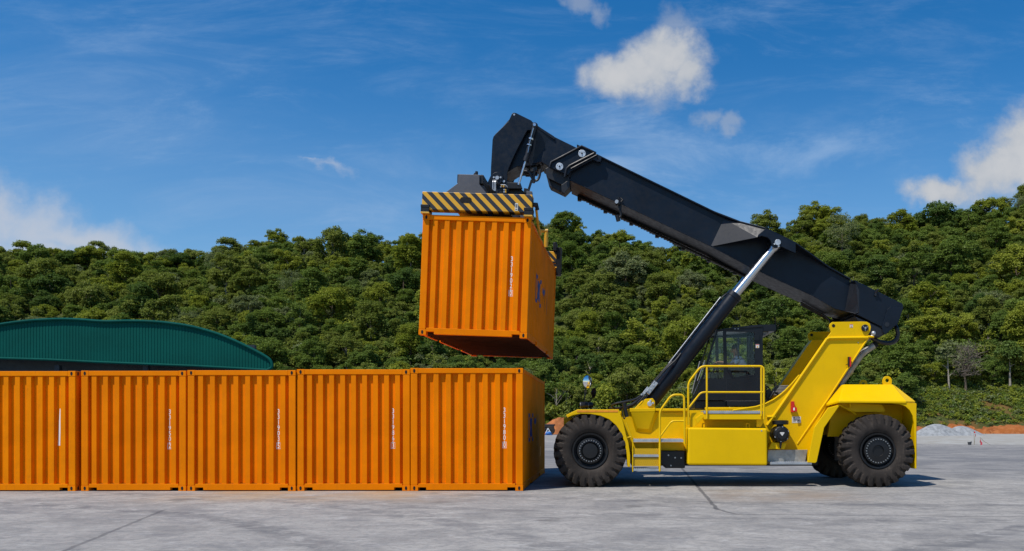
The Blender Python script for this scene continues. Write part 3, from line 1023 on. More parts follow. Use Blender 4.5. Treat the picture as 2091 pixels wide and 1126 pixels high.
foot_tree(1937, 104, 5.4, 0.13, 'slim tree with a bare white trunk beside the leafless grey tree', M['palebark'],
          [(0.3, 0, 4.6, 0.9), (-0.5, 0.1, 5.2, 1.0), (0.3, 0.3, 5.9, 0.9), (-0.7, 0, 4.2, 0.7)], 'grey', 260, limbs=3, spread=1.0)
foot_tree(1972, 103.5, 6.0, 0.15, 'greyish half leafless tree with a haze of bare twigs', M['bark'],
          [(0.5, 0, 4.9, 1.2), (-0.8, 0.1, 4.6, 1.0), (0.1, 0.3, 5.9, 1.0), (-0.3, 0.2, 3.6, 0.9), (0.9, 0.1, 3.9, 0.9)], 'grey', 70, bare=True, limbs=8)
foot_tree(2062, 104.5, 5.6, 0.14, 'slim dark leaved tree with a twisting trunk at the edge of the clearing', M['palebark'],
          [(0.4, 0, 4.4, 1.1), (-0.8, 0.1, 4.7, 1.1), (0.1, 0.3, 5.6, 1.0), (0.9, 0, 5.0, 0.8)], 'dark', 330, limbs=3, spread=1.0)
foot_tree(1136, 98.5, 3.8, 0.11, 'thin pale forked tree behind the orange earth mound', M['palebark'],
          [(0.4, 0, 3.9, 0.8), (-0.6, 0.1, 3.8, 0.8)], 'mid', 120)
foot_tree(1156, 99.0, 3.2, 0.08, 'thin leaning sapling just beyond the front fender', M['palebark'],
          [(0.4, 0, 3.4, 0.7), (-0.4, 0.1, 3.6, 0.7)], 'olive', 120)

# ------------------------------------------------------------------ mounds
def mound(name, px, Y, rx, ry, h, mat_, label, cat, seed, group=None, rough=0.12):
    x0 = (px - CX) / F * Y
    rr = random.Random(seed)
    n_, m_ = 44, 14
    ph = [rr.uniform(0, 6.28) for _ in range(8)]
    vs, fs = [(0, 0, h)], []
    for j in range(1, m_ + 1):
        t = j / m_
        for i in range(n_):
            a = 2 * math.pi * i / n_
            k = 1 + 0.10 * math.sin(3 * a + ph[0]) + 0.06 * math.sin(7 * a + ph[1])
            z = h * (0.5 + 0.5 * math.cos(math.pi * t)) ** 0.85 if t < 1 else -0.05
            z += rough * h * rr.uniform(-0.5, 0.5) * (1 - t)
            vs.append((rx * t * k * math.cos(a), ry * t * k * math.sin(a), z))
    for i in range(n_):
        fs.append((0, 1 + i, 1 + (i + 1) % n_))
    for j in range(m_ - 1):
        for i in range(n_):
            a, b = 1 + j * n_ + i, 1 + j * n_ + (i + 1) % n_
            fs.append((a, a + n_, b + n_, b))
    me = bpy.data.meshes.new(name); me.from_pydata(vs, [], fs); me.materials.append(mat_)
    me.polygons.foreach_set('use_smooth', [True] * len(fs))
    o = bpy.data.objects.new(name, me); COL.objects.link(o); o.location = (x0, Y, 0)
    tag(o, label, cat, group)


mound('dirt_mound', 1148, 93.0, 4.2, 1.6, 1.75, M['dirt'], 'heap of orange earth behind the front wheel of the yellow machine', 'dirt heap', 4, rough=0.25)
mound('gravel_heap', 1912, 84, 3.1, 1.8, 1.15, M['gravelpile'], 'larger grey gravel heap, nearer the counterweight', 'gravel heap', 8, 'gravel heaps beyond the yard', 0.08)
mound('gravel_heap', 1962, 85, 2.5, 1.6, 0.95, M['gravelpile'], 'smaller grey gravel heap in front of the orange bank', 'gravel heap', 9, 'gravel heaps beyond the yard', 0.08)

# ------------------------------------------------------------------ flags, bucket, stick, far truck
FY = 51.0
def small_flag(px, py_top, ybase_off, pts, m_, label, lean=0.0):
    x0, _, _ = P(px, 908, FY)
    t = thing('marker_flag', label, 'flag', (x0, FY + ybase_off, 0), 'red marker flags on the gravel')
    Yp = FY + ybase_off
    top = P(px, py_top, Yp)
    MB().tube([(x0 + lean, Yp, 0), (top[0], Yp, top[2])], 0.011, 6).build('pole', M['bamboo'], t)
    b = MB()
    q = [P(a, c, Yp) for a, c in pts]
    b.add([(p[0], p[1] - 0.01 + 0.015 * (i % 2), p[2]) for i, p in enumerate(q)] + [(p[0], p[1] + 0.006 + 0.015 * (i % 2), p[2]) for i, p in enumerate(q)],
          [tuple(range(len(q))), tuple(range(2 * len(q) - 1, len(q) - 1, -1))] + [(i, (i + 1) % len(q), (i + 1) % len(q) + len(q), i + len(q)) for i in range(len(q))])
    b.build('cloth', m_, t)
small_flag(1988.5, 881, 0.0, [(1988.5, 882), (1990.5, 881), (1992, 885), (1988.5, 885)], M['flag'], 'short red flag on the tallest thin pole beside the bucket', 0.03)
small_flag(1991.5, 886, 0.2, [(1991.2, 886.5), (1992.5, 887), (1992.2, 892), (1991.2, 891)], M['flag'], 'limp dark red flag on the second thin pole', 0.03)
small_flag(2001.5, 896, -0.1, [(2001.8, 896.5), (2004, 902), (2006, 905), (2005.5, 909.5), (2001.5, 909.3), (2002.5, 905), (2000.5, 903.5)], M['flagpink'], 'crumpled red flag bunched on the ground under the leaning stick')
b = MB()
p0, p1 = P(2001, 893.5, 51.2), P(2018, 911, 51.2)
b.tube([p0, ((p0[0] + p1[0]) / 2, 51.2, (p0[2] + p1[2]) / 2 + 0.01), (p1[0], 51.0, 0.02)], 0.014, 6)
tag(b.build('leaning_stick', M['bamboo']), 'thin wooden stick leaning over the crumpled red flag', 'stick')
b = MB(); bx = P(1980, 908, FY)[0]
t = thing('bucket', 'dark grey dented bucket standing beside the flag poles', 'bucket', (bx, FY, 0))
b.tube([(bx, FY, 0.0), (bx, FY, 0.17)], [0.085, 0.125], 14)
b.tube([(bx + 0.02, FY, 0.14), (bx + 0.12, FY, 0.2)], [0.05, 0.03], 8)
b.build('body', M['bucket'], t)
MB().tube([(bx + 0.125 * math.cos(a), FY + 0.125 * math.sin(a), 0.172) for a in [i * 0.4488 for i in range(15)]], 0.008, 5).build('rim', M['bucket'], t)

TY = 88.0
tx0, tx1 = P(1096, 884, TY)[0], P(1131, 884, TY)[0]
t = thing('dump_trailer', 'low dark trailer parked before the orange earth heap, half hidden by the container', 'trailer', ((tx0 + tx1) / 2, TY, 0))
b = MB(); b.box(tx0, tx1 - 0.1, TY, TY + 2.2, 0.35, 0.95); b.box(tx0, tx1, TY - 0.05, TY + 2.25, 0.95, 1.12); b.box(tx0, tx1, TY - 0.08, TY, 0.86, 0.93)
for k in range(6):
    xx = tx0 + 0.15 + k * (tx1 - tx0 - 0.4) / 5
    b.box(xx, xx + 0.06, TY - 0.05, TY, 0.4, 0.9)
b.build('body', M['truckblack'], t, 0.02)
for k in range(2):
    wx = tx1 - 0.35 - k * 1.0
    MB().lathe([(0.1, 0), (0.42, 0.02), (0.46, 0.10), (0.46, 0.3), (0.1, 0.34)], (wx, TY - 0.15, 0.46), 20).build('wheel', M['rubber'], t)
b = MB(); cx_ = P(1120, 886, 86)[0]
b.sphere((cx_, 86, 0.18), 0.34, 0.3, 0.18); b.box(cx_ - 0.34, cx_ + 0.34, 85.8, 86.3, 0, 0.1)
t = thing('equipment_sled', 'small blue sled with a pale frame beside the dark trailer', 'equipment', (cx_, 86, 0))
b.build('sled', M['tarpblue'], t)
MB().tube(fillet([(cx_ - 0.3, 86, 0.2), (cx_ - 0.05, 86, 0.72), (cx_ + 0.25, 86, 0.2)], 0.1), 0.04, 6).tube([(cx_ - 0.2, 86.05, 0.4), (cx_ + 0.18, 86.05, 0.4)], 0.03, 6).build('frame', M['white'], t)

# ------------------------------------------------------------------ green shed
SY = 41.0
shed = thing('arched_shed', 'green ribbed shed with a bowed roofline behind the container row', 'shed', (P(250, 900, SY)[0], SY, 0))
top = [(-140, 690), (-60, 676), (0, 663), (60, 655), (120, 652), (165, 653), (210, 657.5), (270, 655.5), (330, 658), (390, 666), (450, 683), (500, 705), (540, 726), (553, 735)]
bot = [(557, 745), (556, 752), (548, 755), (400, 747), (300, 743), (200, 739), (100, 734), (0, 731), (-140, 726)]
tw = XZ(top, SY); bw = XZ(bot, SY)
# ribbed cladding: vertical trapezoid ribs between the bowed top and the lower edge
tx = np.array([p[0] for p in tw]); tz = np.array([p[1] for p in tw])
bx_ = np.array([p[0] for p in bw][::-1]); bz = np.array([p[1] for p in bw][::-1])
b = MB(); x = tx[0]; xs = []
pitch = 0.15
prof = [(0.0, 0.0), (0.09, 0.0), (0.10, 0.014), (0.14, 0.014)]
while x < tx[-1] - 0.05:
    for dx, dy in prof:
        xs.append((x + dx, dy))
    x += pitch
cols = [(xx, dy) for xx, dy in xs if xx < bx_[-1] - 0.02]
vv, ff = [], []
for xx, dy in cols:
    zt = float(np.interp(xx, tx, tz)) - 0.02; zb = float(np.interp(xx, bx_, bz))
    vv += [(xx, SY + dy, zb), (xx, SY + dy, max(zt, zb + 0.05))]
for i in range(len(cols) - 1):
    ff.append((2 * i, 2 * i + 2, 2 * i + 3, 2 * i + 1))
b.add(vv, ff)
b.build('ribbed_wall', M['green'], shed, weld=False, recalc=False)
b = MB()
edge = fillet([(x_, SY - 0.06, z_) for x_, z_ in tw] + [(x_, SY - 0.06, z_) for x_, z_ in bw[:3]], 0.6, 4)
b.tube(edge, 0.07, 8)
b.tube([(x_, SY - 0.04, z_ - 0.02) for x_, z_ in bw[2:]], 0.06, 8)
b.build('edge_trim', M['green'], shed)
b = MB(); vv, ff = [], []
for x_, z_ in tw + bw[:2]:
    vv += [(x_, SY + 0.04, z_), (x_ - 12.0, SY + 20, z_)]
for i in range(len(vv) // 2 - 1):
    ff.append((2 * i, 2 * i + 1, 2 * i + 3, 2 * i + 2))
b.add(vv, ff, 0, True); b.build('roof', M['green'], shed)
b = MB(); b.box(P(-140, 800, SY + 1.2)[0], P(520, 800, SY + 1.2)[0], SY + 1.2, SY + 1.4, 0, P(0, 700, SY)[2])
b.build('wall', M['wallnavy'], shed)
b = MB()
for px in (-60, 120, 300, 470):
    xx = P(px, 900, SY + 0.4)[0]
    b = MB(); b.box(xx - 0.12, xx + 0.12, SY + 0.25, SY + 0.5, 0, P(px, 745, SY)[2]); b.build('column', M['wallnavy'], shed, 0.01)

# ------------------------------------------------------------------ shipping containers
CH, CLN = 2.591, 6.058


def corr(length, pitch=0.25, depth=0.045, flat=0.104):
    """trapezoid corrugation: list of (s, inset)"""
    sl = (pitch - 2 * flat) / 2
    out = [(0.0, depth)]
    s = 0.0
    n_ = int(length / pitch)
    st = (length - n_ * pitch) / 2
    s = st
    for k in range(n_):
        out += [(s + flat / 2, depth), (s + flat / 2 + sl, 0), (s + flat / 2 + sl + flat, 0), (s + flat / 2 + 2 * sl + flat, depth)]
        s += pitch
    out.append((length, depth))
    return out


def prof_at(pr, s):
    return float(np.interp(s, [a for a, _ in pr], [d for _, d in pr]))


def text_mesh(txt, size, sx=1.0):
    cu = bpy.data.curves.new('t', 'FONT')
    cu.body = txt; cu.size = size; cu.align_x = 'CENTER'; cu.offset = 0.0 if size > 0.5 else 0.002
    o = bpy.data.objects.new('t', cu)
    COL.objects.link(o)
    bpy.context.view_layer.update()
    me = o.to_mesh()
    bm = bmesh.new(); bm.from_mesh(me)
    o.to_mesh_clear()
    bpy.data.objects.remove(o); bpy.data.curves.remove(cu)
    for v_ in bm.verts:
        v_.co.x *= sx
    return bm


def casting(x0, x1, y0, y1, z0, z1, fy, fx):
    """corner block with a flat dark oval, painted as hole shade, on its outward end and side face"""
    b = MB(); b.box(x0, x1, y0, y1, z0, z1)
    cx, cy, cz = (x0 + x1) / 2, (y0 + y1) / 2, (z0 + z1) / 2
    ov = [(0.025 * math.cos(a), 0.042 * math.sin(a)) for a in [2 * math.pi * k / 16 for k in range(16)]]
    yo = y0 if fy < 0 else y1
    xo = x0 if fx < 0 else x1
    b.add([(cx + p, yo + fy * 0.0025, cz + q) for p, q in ov], [tuple(range(16))], 1)
    b.add([(xo + fx * 0.0025, cy + p, cz + q) for p, q in ov], [tuple(range(16))], 1)
    return b


def make_container(label, wd, number, check, mat_, cat='shipping container', group='orange shipping containers', side_text=False, streak=False):
    root = thing('shipping_container', label, cat, (0, 0, 0), group)
    hw = wd / 2
    PW, RT, RB = 0.15, 0.11, 0.155
    iw = wd - 2 * PW
    pr = corr(iw, iw / round(iw / 0.245), 0.068, 0.1)
    # end walls
    for yy, sg, nm in ((0.0, 1, 'end_wall'), (CLN, -1, 'end_wall')):
        b = MB(); vv, ff = [], []
        for s, d in pr:
            y = yy + sg * (0.012 + d)
            vv += [(-hw + PW + s, y, RB), (-hw + PW + s, y, CH - RT)]
        for i in range(len(pr) - 1):
            ff.append((2 * i, 2 * i + 2, 2 * i + 3, 2 * i + 1))
        b.add(vv, ff); b.build(nm, mat_, root, recalc=False, weld=False)
        b = MB(); b.box(-hw + 0.162, hw - 0.162, yy + (0 if sg > 0 else -0.1), yy + (0.1 if sg > 0 else 0), CH - RT, CH - 0.004)
        b.build('top_rail', mat_, root, 0.008)
        a = hw - 0.162
        b = MB()
        b.prism([(-a, 0.075), (-a + 0.17, 0.075), (-a + 0.17, 0.02), (a - 0.17, 0.02), (a - 0.17, 0.075), (a, 0.075), (a, RB), (-a, RB)],
                yy + (0.002 if sg > 0 else -0.1), yy + (0.1 if sg > 0 else -0.002))
        b.build('bottom_rail', mat_, root, 0.006)
        for sx in (-1, 1):
            b = MB()
            x0, x1 = (-hw, -hw + PW) if sx < 0 else (hw - PW, hw)
            b.box(x0 + 0.003, x1 - 0.003, yy + (0.004 if sg > 0 else -0.14), yy + (0.14 if sg > 0 else -0.004), 0.118, CH - 0.118)
            b.build('corner_post', mat_, root, 0.012)
            for z0, z1 in ((0, 0.118), (CH - 0.118, CH)):
                x0c, x1c = (-hw, -hw + 0.162) if sx < 0 else (hw - 0.162, hw)
                casting(x0c, x1c, yy + (0 if sg > 0 else -0.178), yy + (0.178 if sg > 0 else 0), z0, z1, -sg, sx).build('corner_casting', [mat_, M['blackhole']], root, 0.006)
    # side walls
    sl_ = CLN - 0.30
    ps = corr(sl_, sl_ / 21, 0.036, 0.072)
    for sx in (-1, 1):
        b = MB(); vv, ff = [], []
        for s, d in ps:
            x = sx * (hw - 0.014 - d)
            vv += [(x, 0.15 + s, RB), (x, 0.15 + s, CH - 0.08)]
        for i in range(len(ps) - 1):
            ff.append((2 * i, 2 * i + 2, 2 * i + 3, 2 * i + 1))
        b.add(vv, ff); b.build('side_wall', mat_, root, recalc=False, weld=False)
        b = MB(); x0, x1 = sorted((sx * (hw - 0.07), sx * (hw - 0.004)))
        b.box(x0, x1, 0.178, CLN - 0.178, CH - 0.08, CH - 0.01)
        b.build('top_rail', mat_, root, 0.006)
        b = MB(); x0, x1 = sorted((sx * (hw - 0.05), sx * (hw - 0.004)))
        b.prism_x([(0.178, 0.02), (1.6, 0.02), (1.6, 0.10), (1.95, 0.10), (1.95, 0.02), (CLN - 1.95, 0.02), (CLN - 1.95, 0.10), (CLN - 1.6, 0.10), (CLN - 1.6, 0.02), (CLN - 0.178, 0.02), (CLN - 0.178, RB), (0.178, RB)], x0, x1)
        b.build('bottom_rail', mat_, root, 0.005)
    b = MB(); b.box(-hw + 0.05, hw - 0.05, 0.06, CLN - 0.06, CH - 0.03, CH - 0.012); b.build('roof', mat_, root)
    b = MB(); b.box(-hw + 0.05, hw - 0.05, 0.06, CLN - 0.06, 0.135, 0.16)
    for k in range(18):
        y = 0.25 + k * (CLN - 0.5) / 17
        b.box(-hw + 0.052, hw - 0.052, y - 0.02, y + 0.025, 0.03, 0.134)
    b.build('underframe', M['under'], root)
    # number painted down a trough of the end wall
    if number:
        i_rec = [k for k in range(1, len(pr) - 1) if pr[k][1] > 0.02 and pr[k + 1][1] > 0.02 and pr[k][0] > 0][-2]
        xc = -hw + PW + (pr[i_rec][0] + pr[i_rec + 1][0]) / 2 + 0.008
        yb = 0.012 + 0.068 - 0.002
        b = MB(); z = 1.66 if number else 0
        for ch in number + check:
            bm = text_mesh(ch, 0.142, 0.72)
            if ch == check and z < 1.0 + 0.0:
                pass
            for f_ in bm.faces:
                b.add([(xc + v_.co.x, yb, z + v_.co.y) for v_ in f_.verts], [tuple(range(len(f_.verts)))])
            bm.free()
            z -= 0.117
        # the check digit sits lower, in its own frame
        nb_ = MB()
        lim = z + 0.117 - 0.02
        shift = -0.035
        vv = [(p[0], p[1], p[2] + (shift if p[2] < lim + 0.118 else 0)) for p in b.v]
        b.v = vv
        zc = z + 0.117 + shift
        for (ax, bx2, az, bz2) in ((-0.046, 0.046, -0.022, -0.012), (-0.046, 0.046, 0.102, 0.112), (-0.046, -0.037, -0.012, 0.102), (0.037, 0.046, -0.012, 0.102)):
            b.add([(xc + ax, yb, zc + az), (xc + bx2, yb, zc + az), (xc + bx2, yb, zc + bz2), (xc + ax, yb, zc + bz2)], [(0, 1, 2, 3)])
        b.build('serial_number', M['white'], root, recalc=False, weld=False)
    if streak:
        i_rec = [k for k in range(1, len(pr) - 1) if pr[k][1] > 0.02 and pr[k + 1][1] > 0.02][-2]
        xc = -hw + PW + (pr[i_rec][0] + pr[i_rec + 1][0]) / 2 + 0.01
        b = MB()
        yb = 0.078
        L_ = [(0.012, 1.78), (0.018, 1.5), (0.02, 1.2), (0.022, 0.98)]
        b.add([(xc - w_ + 0.03 * (z_ - 1.4), yb, z_) for w_, z_ in L_] + [(xc + w_ + 0.03 * (z_ - 1.4), yb, z_) for w_, z_ in L_], [(i, i + 1, i + 5, i + 4) for i in range(3)])
        b.build('paint_streak', M['white'], root, recalc=False, weld=False)
    if side_text:
        bm = text_mesh('DCM I', 0.95, 1.05)
        xs_ = [v_.co.x for v_ in bm.verts]; mx = (min(xs_) + max(xs_)) / 2
        s0 = 2.65
        for s, d in ps:
            geom = bm.verts[:] + bm.edges[:] + bm.faces[:]
            bmesh.ops.bisect_plane(bm, geom=geom, plane_co=(s + 0.15 - s0 + mx, 0, 0), plane_no=(1, 0, 0), dist=1e-5)
        b = MB()
        for f_ in bm.faces:
            cxm = sum(v_.co.x for v_ in f_.verts) / len(f_.verts)
            vv = []
            for v_ in f_.verts:
                y = s0 + v_.co.x - mx
                s_ = y - 0.15 + (1e-4 if cxm > v_.co.x else -1e-4)
                vv.append((hw - 0.014 - prof_at(ps, s_) + 0.004, y, 1.0 + v_.co.y))
            b.add(vv, [tuple(range(len(vv)))])
        bm.free()
        b.build('blue_lettering', M['blue'], root, recalc=False, weld=False)
        b = MB(); b.box(hw - 0.013, hw - 0.011, 4.45, 4.75, 0.55, 0.8); b.build('placard', M['orange'], root)
    return root


CYF = 17.44
row = [(838, 1068, '331980', '0', 'orange', 'orange container numbered 331980 ending the row, beside the front wheel of the yellow machine', True, False),
       (606, 837, '331986', '3', 'orange', 'orange container numbered 331986, second from the yellow machine', False, False),
       (384, 605, '331903', '5', 'orange', 'orange container numbered 331903 in the middle of the row', False, False),
       (167, 381, '331950', '2', 'orange', 'orange container numbered 331950 standing in front of the green shed', False, False),
       (-58, 157, '', '', 'orange_old', 'streaked orange container with a white smear instead of a number', False, True)]
for i, (a, b_, num, chk, mk, lab, st, sk) in enumerate(row):
    wd = (b_ - a) / F * CYF
    c = make_container(lab, wd, num, chk, M[mk], side_text=st, streak=sk)
    c.location = (((a + b_) / 2 - CX) / F * CYF, CYF - 0.012 * i + (0, 0.01, -0.012, 0.008, 0)[i], 0.0)
    c.scale = (1, 1, (1.0, 0.99, 0.982, 0.978, 0.975)[i])
    c.rotation_euler = (0, 0, math.radians((0.0, 0.12, -0.15, 0.1, -0.2)[i]))

# the lifted container
HY = 17.77
hc = make_container('orange container numbered 331902, lifted in the air under the striped spreader', 2.345, '331902', '0', M['orange'], side_text=True)
HLOC = Vector(P(965, 687.5, HY))
HROT = Matrix.Rotation(math.radians(-1.5), 4, 'Z') @ Matrix.Rotation(math.radians(2.1), 4, 'Y')
HM = Matrix.Translation(HLOC) @ HROT
hc.location = HLOC
hc.rotation_euler = HROT.to_euler()

# ------------------------------------------------------------------ reach stacker
YO, YM, YC = 18.34, 19.10, 20.15          # outer face, mast plate, centre line
YF = 2 * YC                                # mirror: Y -> YF - Y
BN, BF = 19.58, 20.72                      # boom faces
rs = thing('reach_stacker', 'yellow reach stacker with a raised black telescopic boom', 'reach stacker', (P(1500, 0, YC)[0], YC, 0))


def mirror(Y):
    return YF - Y


def part(mb_, name, mat_, parent=rs, bevel=0.012, **k):
    return mb_.build(name, mat_, parent, bevel, **k)


# --- wheels
def tyre_mb(c, R=0.815, wd=0.52, n_l=25):
    b = MB()
    sub = 8
    n_ = n_l * sub
    half = wd / 2
    prof_ = [(0.40, -half * 0.72), (0.43, -half * 0.86), (0.50, -half * 0.98), (0.60, -half * 1.0), (0.69, -half * 0.98), (0.745, -half * 0.95),
             (0.80, -half * 0.90), (0.815, -half * 0.72), (0.815, -half * 0.3), (0.815, 0.0)]
    prof_ += [(r, -y) for r, y in prof_[-2::-1]]
    m_ = len(prof_)
    vs, fs = [], []
    for k in range(n_):
        for j, (r, y) in enumerate(prof_):
            ph = (k / sub + 0.9 * abs(y) / half) % 1.0
            groove = ph < 0.36
            rr_ = r * R / 0.815
            if r > 0.66 and abs(y) > 0.03 and groove:
                rr_ -= 0.075 if r > 0.79 else 0.03
            a = 2 * math.pi * k / n_
            vs.append((c[0] + rr_ * math.cos(a), c[1] + y * (0.90 if groove and r > 0.66 else 1), c[2] + rr_ * math.sin(a)))
    for k in range(n_):
        for j in range(m_ - 1):
            q = (k + 1) % n_
            sm = j < 4 or j > m_ - 6
            b.f.append((k * m_ + j, k * m_ + j + 1, q * m_ + j + 1, q * m_ + j)); b.mi.append(0); b.s.append(sm)
    b.v = vs
    return b


def make_wheel(px, py, Y0, front, wd=0.52):
    """Y0: outer face"""
    x, _, _ = P(px, py, YO)
    c = (x, Y0 + wd / 2, 0.812)
    h = -wd / 2
    b = MB()
    if front:
        b.lathe([(0.40, h * 0.7), (0.395, h * 0.86), (0.36, h * 0.84), (0.35, h * 0.5), (0.30, h * 0.42), (0.285, h * 0.75), (0.20, h * 0.82), (0.19, h * 0.62), (0.17, h * 0.6), (0.165, h * 0.9), (0.0, h * 0.94)], c, 56)
    else:
        b.lathe([(0.40, h * 0.7), (0.395, h * 0.86), (0.36, h * 0.84), (0.345, h * 0.55), (0.31, h * 0.5), (0.30, h * 0.86), (0.13, h * 0.92), (0.12, h * 0.80), (0.0, h * 0.80)], c, 56)
    b.lathe([(0.40, -h * 0.7), (0.36, -h * 0.6), (0.0, -h * 0.5)], c, 40)
    wobj = part(b, 'wheel', M['black'], rs, 0)
    part(tyre_mb(c, wd=wd), 'tyre', M['rubber'], wobj, 0, weld=False)
    rb, nb2 = (0.235, 26) if front else (0.262, 28)
    nut = None
    for k in range(nb2):
        a = 2 * math.pi * k / nb2
        dx, dz = rb * math.cos(a), rb * math.sin(a)
        if nut is None:
            b = MB(); p = (c[0] + rb, c[1] + h * (0.72 if front else 0.84), c[2])
            b.cyl(p, (p[0], p[1] + h * 0.16, p[2]), 0.014, 6)
            nut = part(b, 'wheel_nut', M['bolt'], wobj, 0)
        else:
            o = nut.copy(); COL.objects.link(o); o.parent = wobj; o.location = (dx - rb, 0, dz)
    return wobj


make_wheel(1205, 921, YO, True)
make_wheel(1205, 921, YO + 0.58, True)
make_wheel(1205, 921, mirror(YO) - 0.52, True)
make_wheel(1794, 921, YO, False)
make_wheel(1794, 921, mirror(YO) - 0.52, False)
b = MB()
for px in (1205, 1794):
    x = P(px, 0, YO)[0]
    b.cyl((x, YO + 0.4, 0.81), (x, mirror(YO) - 0.4, 0.81), 0.22, 20)
    b.box(x - 0.35, x + 0.35, YC - 0.5, YC + 0.5, 0.5, 1.15)
part(b, 'axle', M['black'])

# --- front fenders
def fender(Yn, Yf_, yref):
    b = MB()
    outer = [(1155.5, 848), (1179, 836.5), (1264, 836.5), (1268.5, 850), (1273.5, 866), (1278, 886), (1283.5, 905), (1287, 930), (1286.8, 954), (1281.5, 954), (1280, 930),
             (1276, 905), (1269, 886), (1258, 869), (1244, 857), (1226, 849.5), (1205, 846), (1185, 845.5), (1170, 848.5), (1159, 853.5)]
    b.pprism(outer, Yn, Yn + 0.05, yref)
    return b
fn = part(fender(YO + 0.03, 0, YO + 0.03), 'front_fender', M['yellow'])
b = MB()
tp = XZ([(1155.5, 848), (1179, 836.5), (1264, 836.5)], YO + 0.03)
b.prism([tp[0], tp[1], tp[2], (tp[2][0], tp[2][1] - 0.05), (tp[1][0] + 0.01, tp[1][1] - 0.05), (tp[0][0] + 0.02, tp[0][1] - 0.05)], YO + 0.08, YM + 0.6)
part(b, 'fender_top', M['yellow'], fn, 0.006)
b = MB()
arch = XZ([(1281.5, 954), (1280, 930), (1276, 905), (1269, 886), (1258, 869), (1244, 857), (1226, 849.5), (1205, 846), (1185, 845.5)], YO + 0.03)
vv, ff = [], []
for x, z in arch:
    vv += [(x, YO + 0.082, z + 0.01), (x, YM - 0.02, z + 0.01)]
for i in range(len(arch) - 1):
    ff.append((2 * i, 2 * i + 1, 2 * i + 3, 2 * i + 2))
b.add(vv, ff, 0, True); part(b, 'arch_liner', M['black'], fn, 0)
b = MB(); b.pprism([(1178.5, 838.2), (1262, 838.2), (1262, 842.2), (1178.5, 842.2)], YO + 0.024, YO + 0.03, YO + 0.03)
part(b, 'reflector_strip', M['reflector'], fn, 0)
ff_ = part(fender(mirror(YO) - 0.08, 0, YO + 0.03), 'front_fender', M['yellow'])
b = MB()
b.prism([tp[0], tp[1], tp[2], (tp[2][0], tp[2][1] - 0.05), (tp[1][0] + 0.01, tp[1][1] - 0.05), (tp[0][0] + 0.02, tp[0][1] - 0.05)], mirror(YM) - 0.6, mirror(YO) - 0.08)
part(b, 'fender_top', M['yellow'], ff_, 0.006)

# --- chassis frame
b = MB()
side = [(1268, 838), (1287, 834), (1338, 834), (1338, 838.5), (1480, 838.5), (1560, 838.5), (1575, 846), (1575, 925), (1403, 925), (1290, 925), (1283, 905), (1277, 885), (1270, 862)]
b.pprism(side, YM, YM + 0.06, YM)
sm_ = XZ(side, YM)
b.prism(sm_, mirror(YM) - 0.06, mirror(YM))
xa, xb = P(1270, 0, YM)[0], P(1640, 0, YM)[0]
b.box(xa, xb, YM + 0.06, mirror(YM) - 0.06, 0.75, 0.95)
b.box(xa, P(1420, 0, YM)[0], YM + 0.06, mirror(YM) - 0.06, P(0, 842, YM)[2] - 0.04, P(0, 842, YM)[2])
b.box(P(1150, 0, YM)[0], xa + 0.05, YM + 0.25, mirror(YM) - 0.25, 0.85, 1.55)
ch = part(b, 'chassis', M['yellow'])
# flange along the frame top, panel line, faceted bulge under the cylinder foot
b = MB()
b.pprism([(1286, 834), (1338, 834), (1338, 841.5), (1286, 842)], YM - 0.14, YM - 0.002)
pe = [P(1287, 842, YM - 0.135), P(1337.5, 842, YM - 0.135), P(1324, 877, YM - 0.05), P(1302, 875, YM - 0.05), P(1292, 842, YM - 0.001), P(1345, 842, YM - 0.001), P(1330, 884, YM - 0.001), P(1298, 882, YM - 0.001)]
b.add(pe, [(0, 1, 2, 3), (0, 3, 7, 4), (1, 5, 6, 2), (3, 2, 6, 7), (0, 4, 5, 1)])
b.pprism([(1338.5, 834.5), (1405, 834.5), (1405, 840), (1338.5, 840)], YM - 0.06, YM - 0.002)
b.pprism([(1440, 832), (1545, 832), (1560, 838), (1440, 838)], YM + 0.1, YM + 0.2)
part(b, 'frame_stiffener', M['yellow'], ch)
b = MB(); b.pprism([(1345, 843), (1398, 843), (1398, 844.5), (1345, 844.5)], YM - 0.02, YM - 0.002)
part(b, 'panel_seam', M['yellow'], ch, 0.003)
# cylinder pedestals
for Yq in (YM - 0.05, mirror(YM) - 0.05):
    b = MB()
    b.prism(XZ([(1299, 834.5), (1317.5, 815), (1333, 813.5), (1337.5, 820), (1338, 834.5)], YM - 0.05), Yq, Yq + 0.07)
    b2_ = MB(); b2_.prism(XZ([(1303, 834.5), (1317.5, 815), (1333, 813.5), (1337.5, 820), (1338, 834.5)], YM - 0.05), Yq + 0.42 if Yq < YC else Yq - 0.42, Yq + 0.49 if Yq < YC else Yq - 0.35)
    pd = part(b, 'cylinder_pedestal', M['yellow'], ch); part(b2_, 'pedestal_plate', M['yellow'], ch)
    b = MB()
    for (px, py, r) in ((1326.5, 825, 5.0), (1333.5, 823.5, 2.2), (1328, 818.5, 2.0)):
        x, _, z = P(px, py, YM - 0.05)
        b.cyl((x, Yq - 0.035, z), (x, Yq + 0.5 if Yq < YC else Yq + 0.1, z), r / F * YM, 24)
    part(b, 'pin', M['pin'], pd, 0.004)

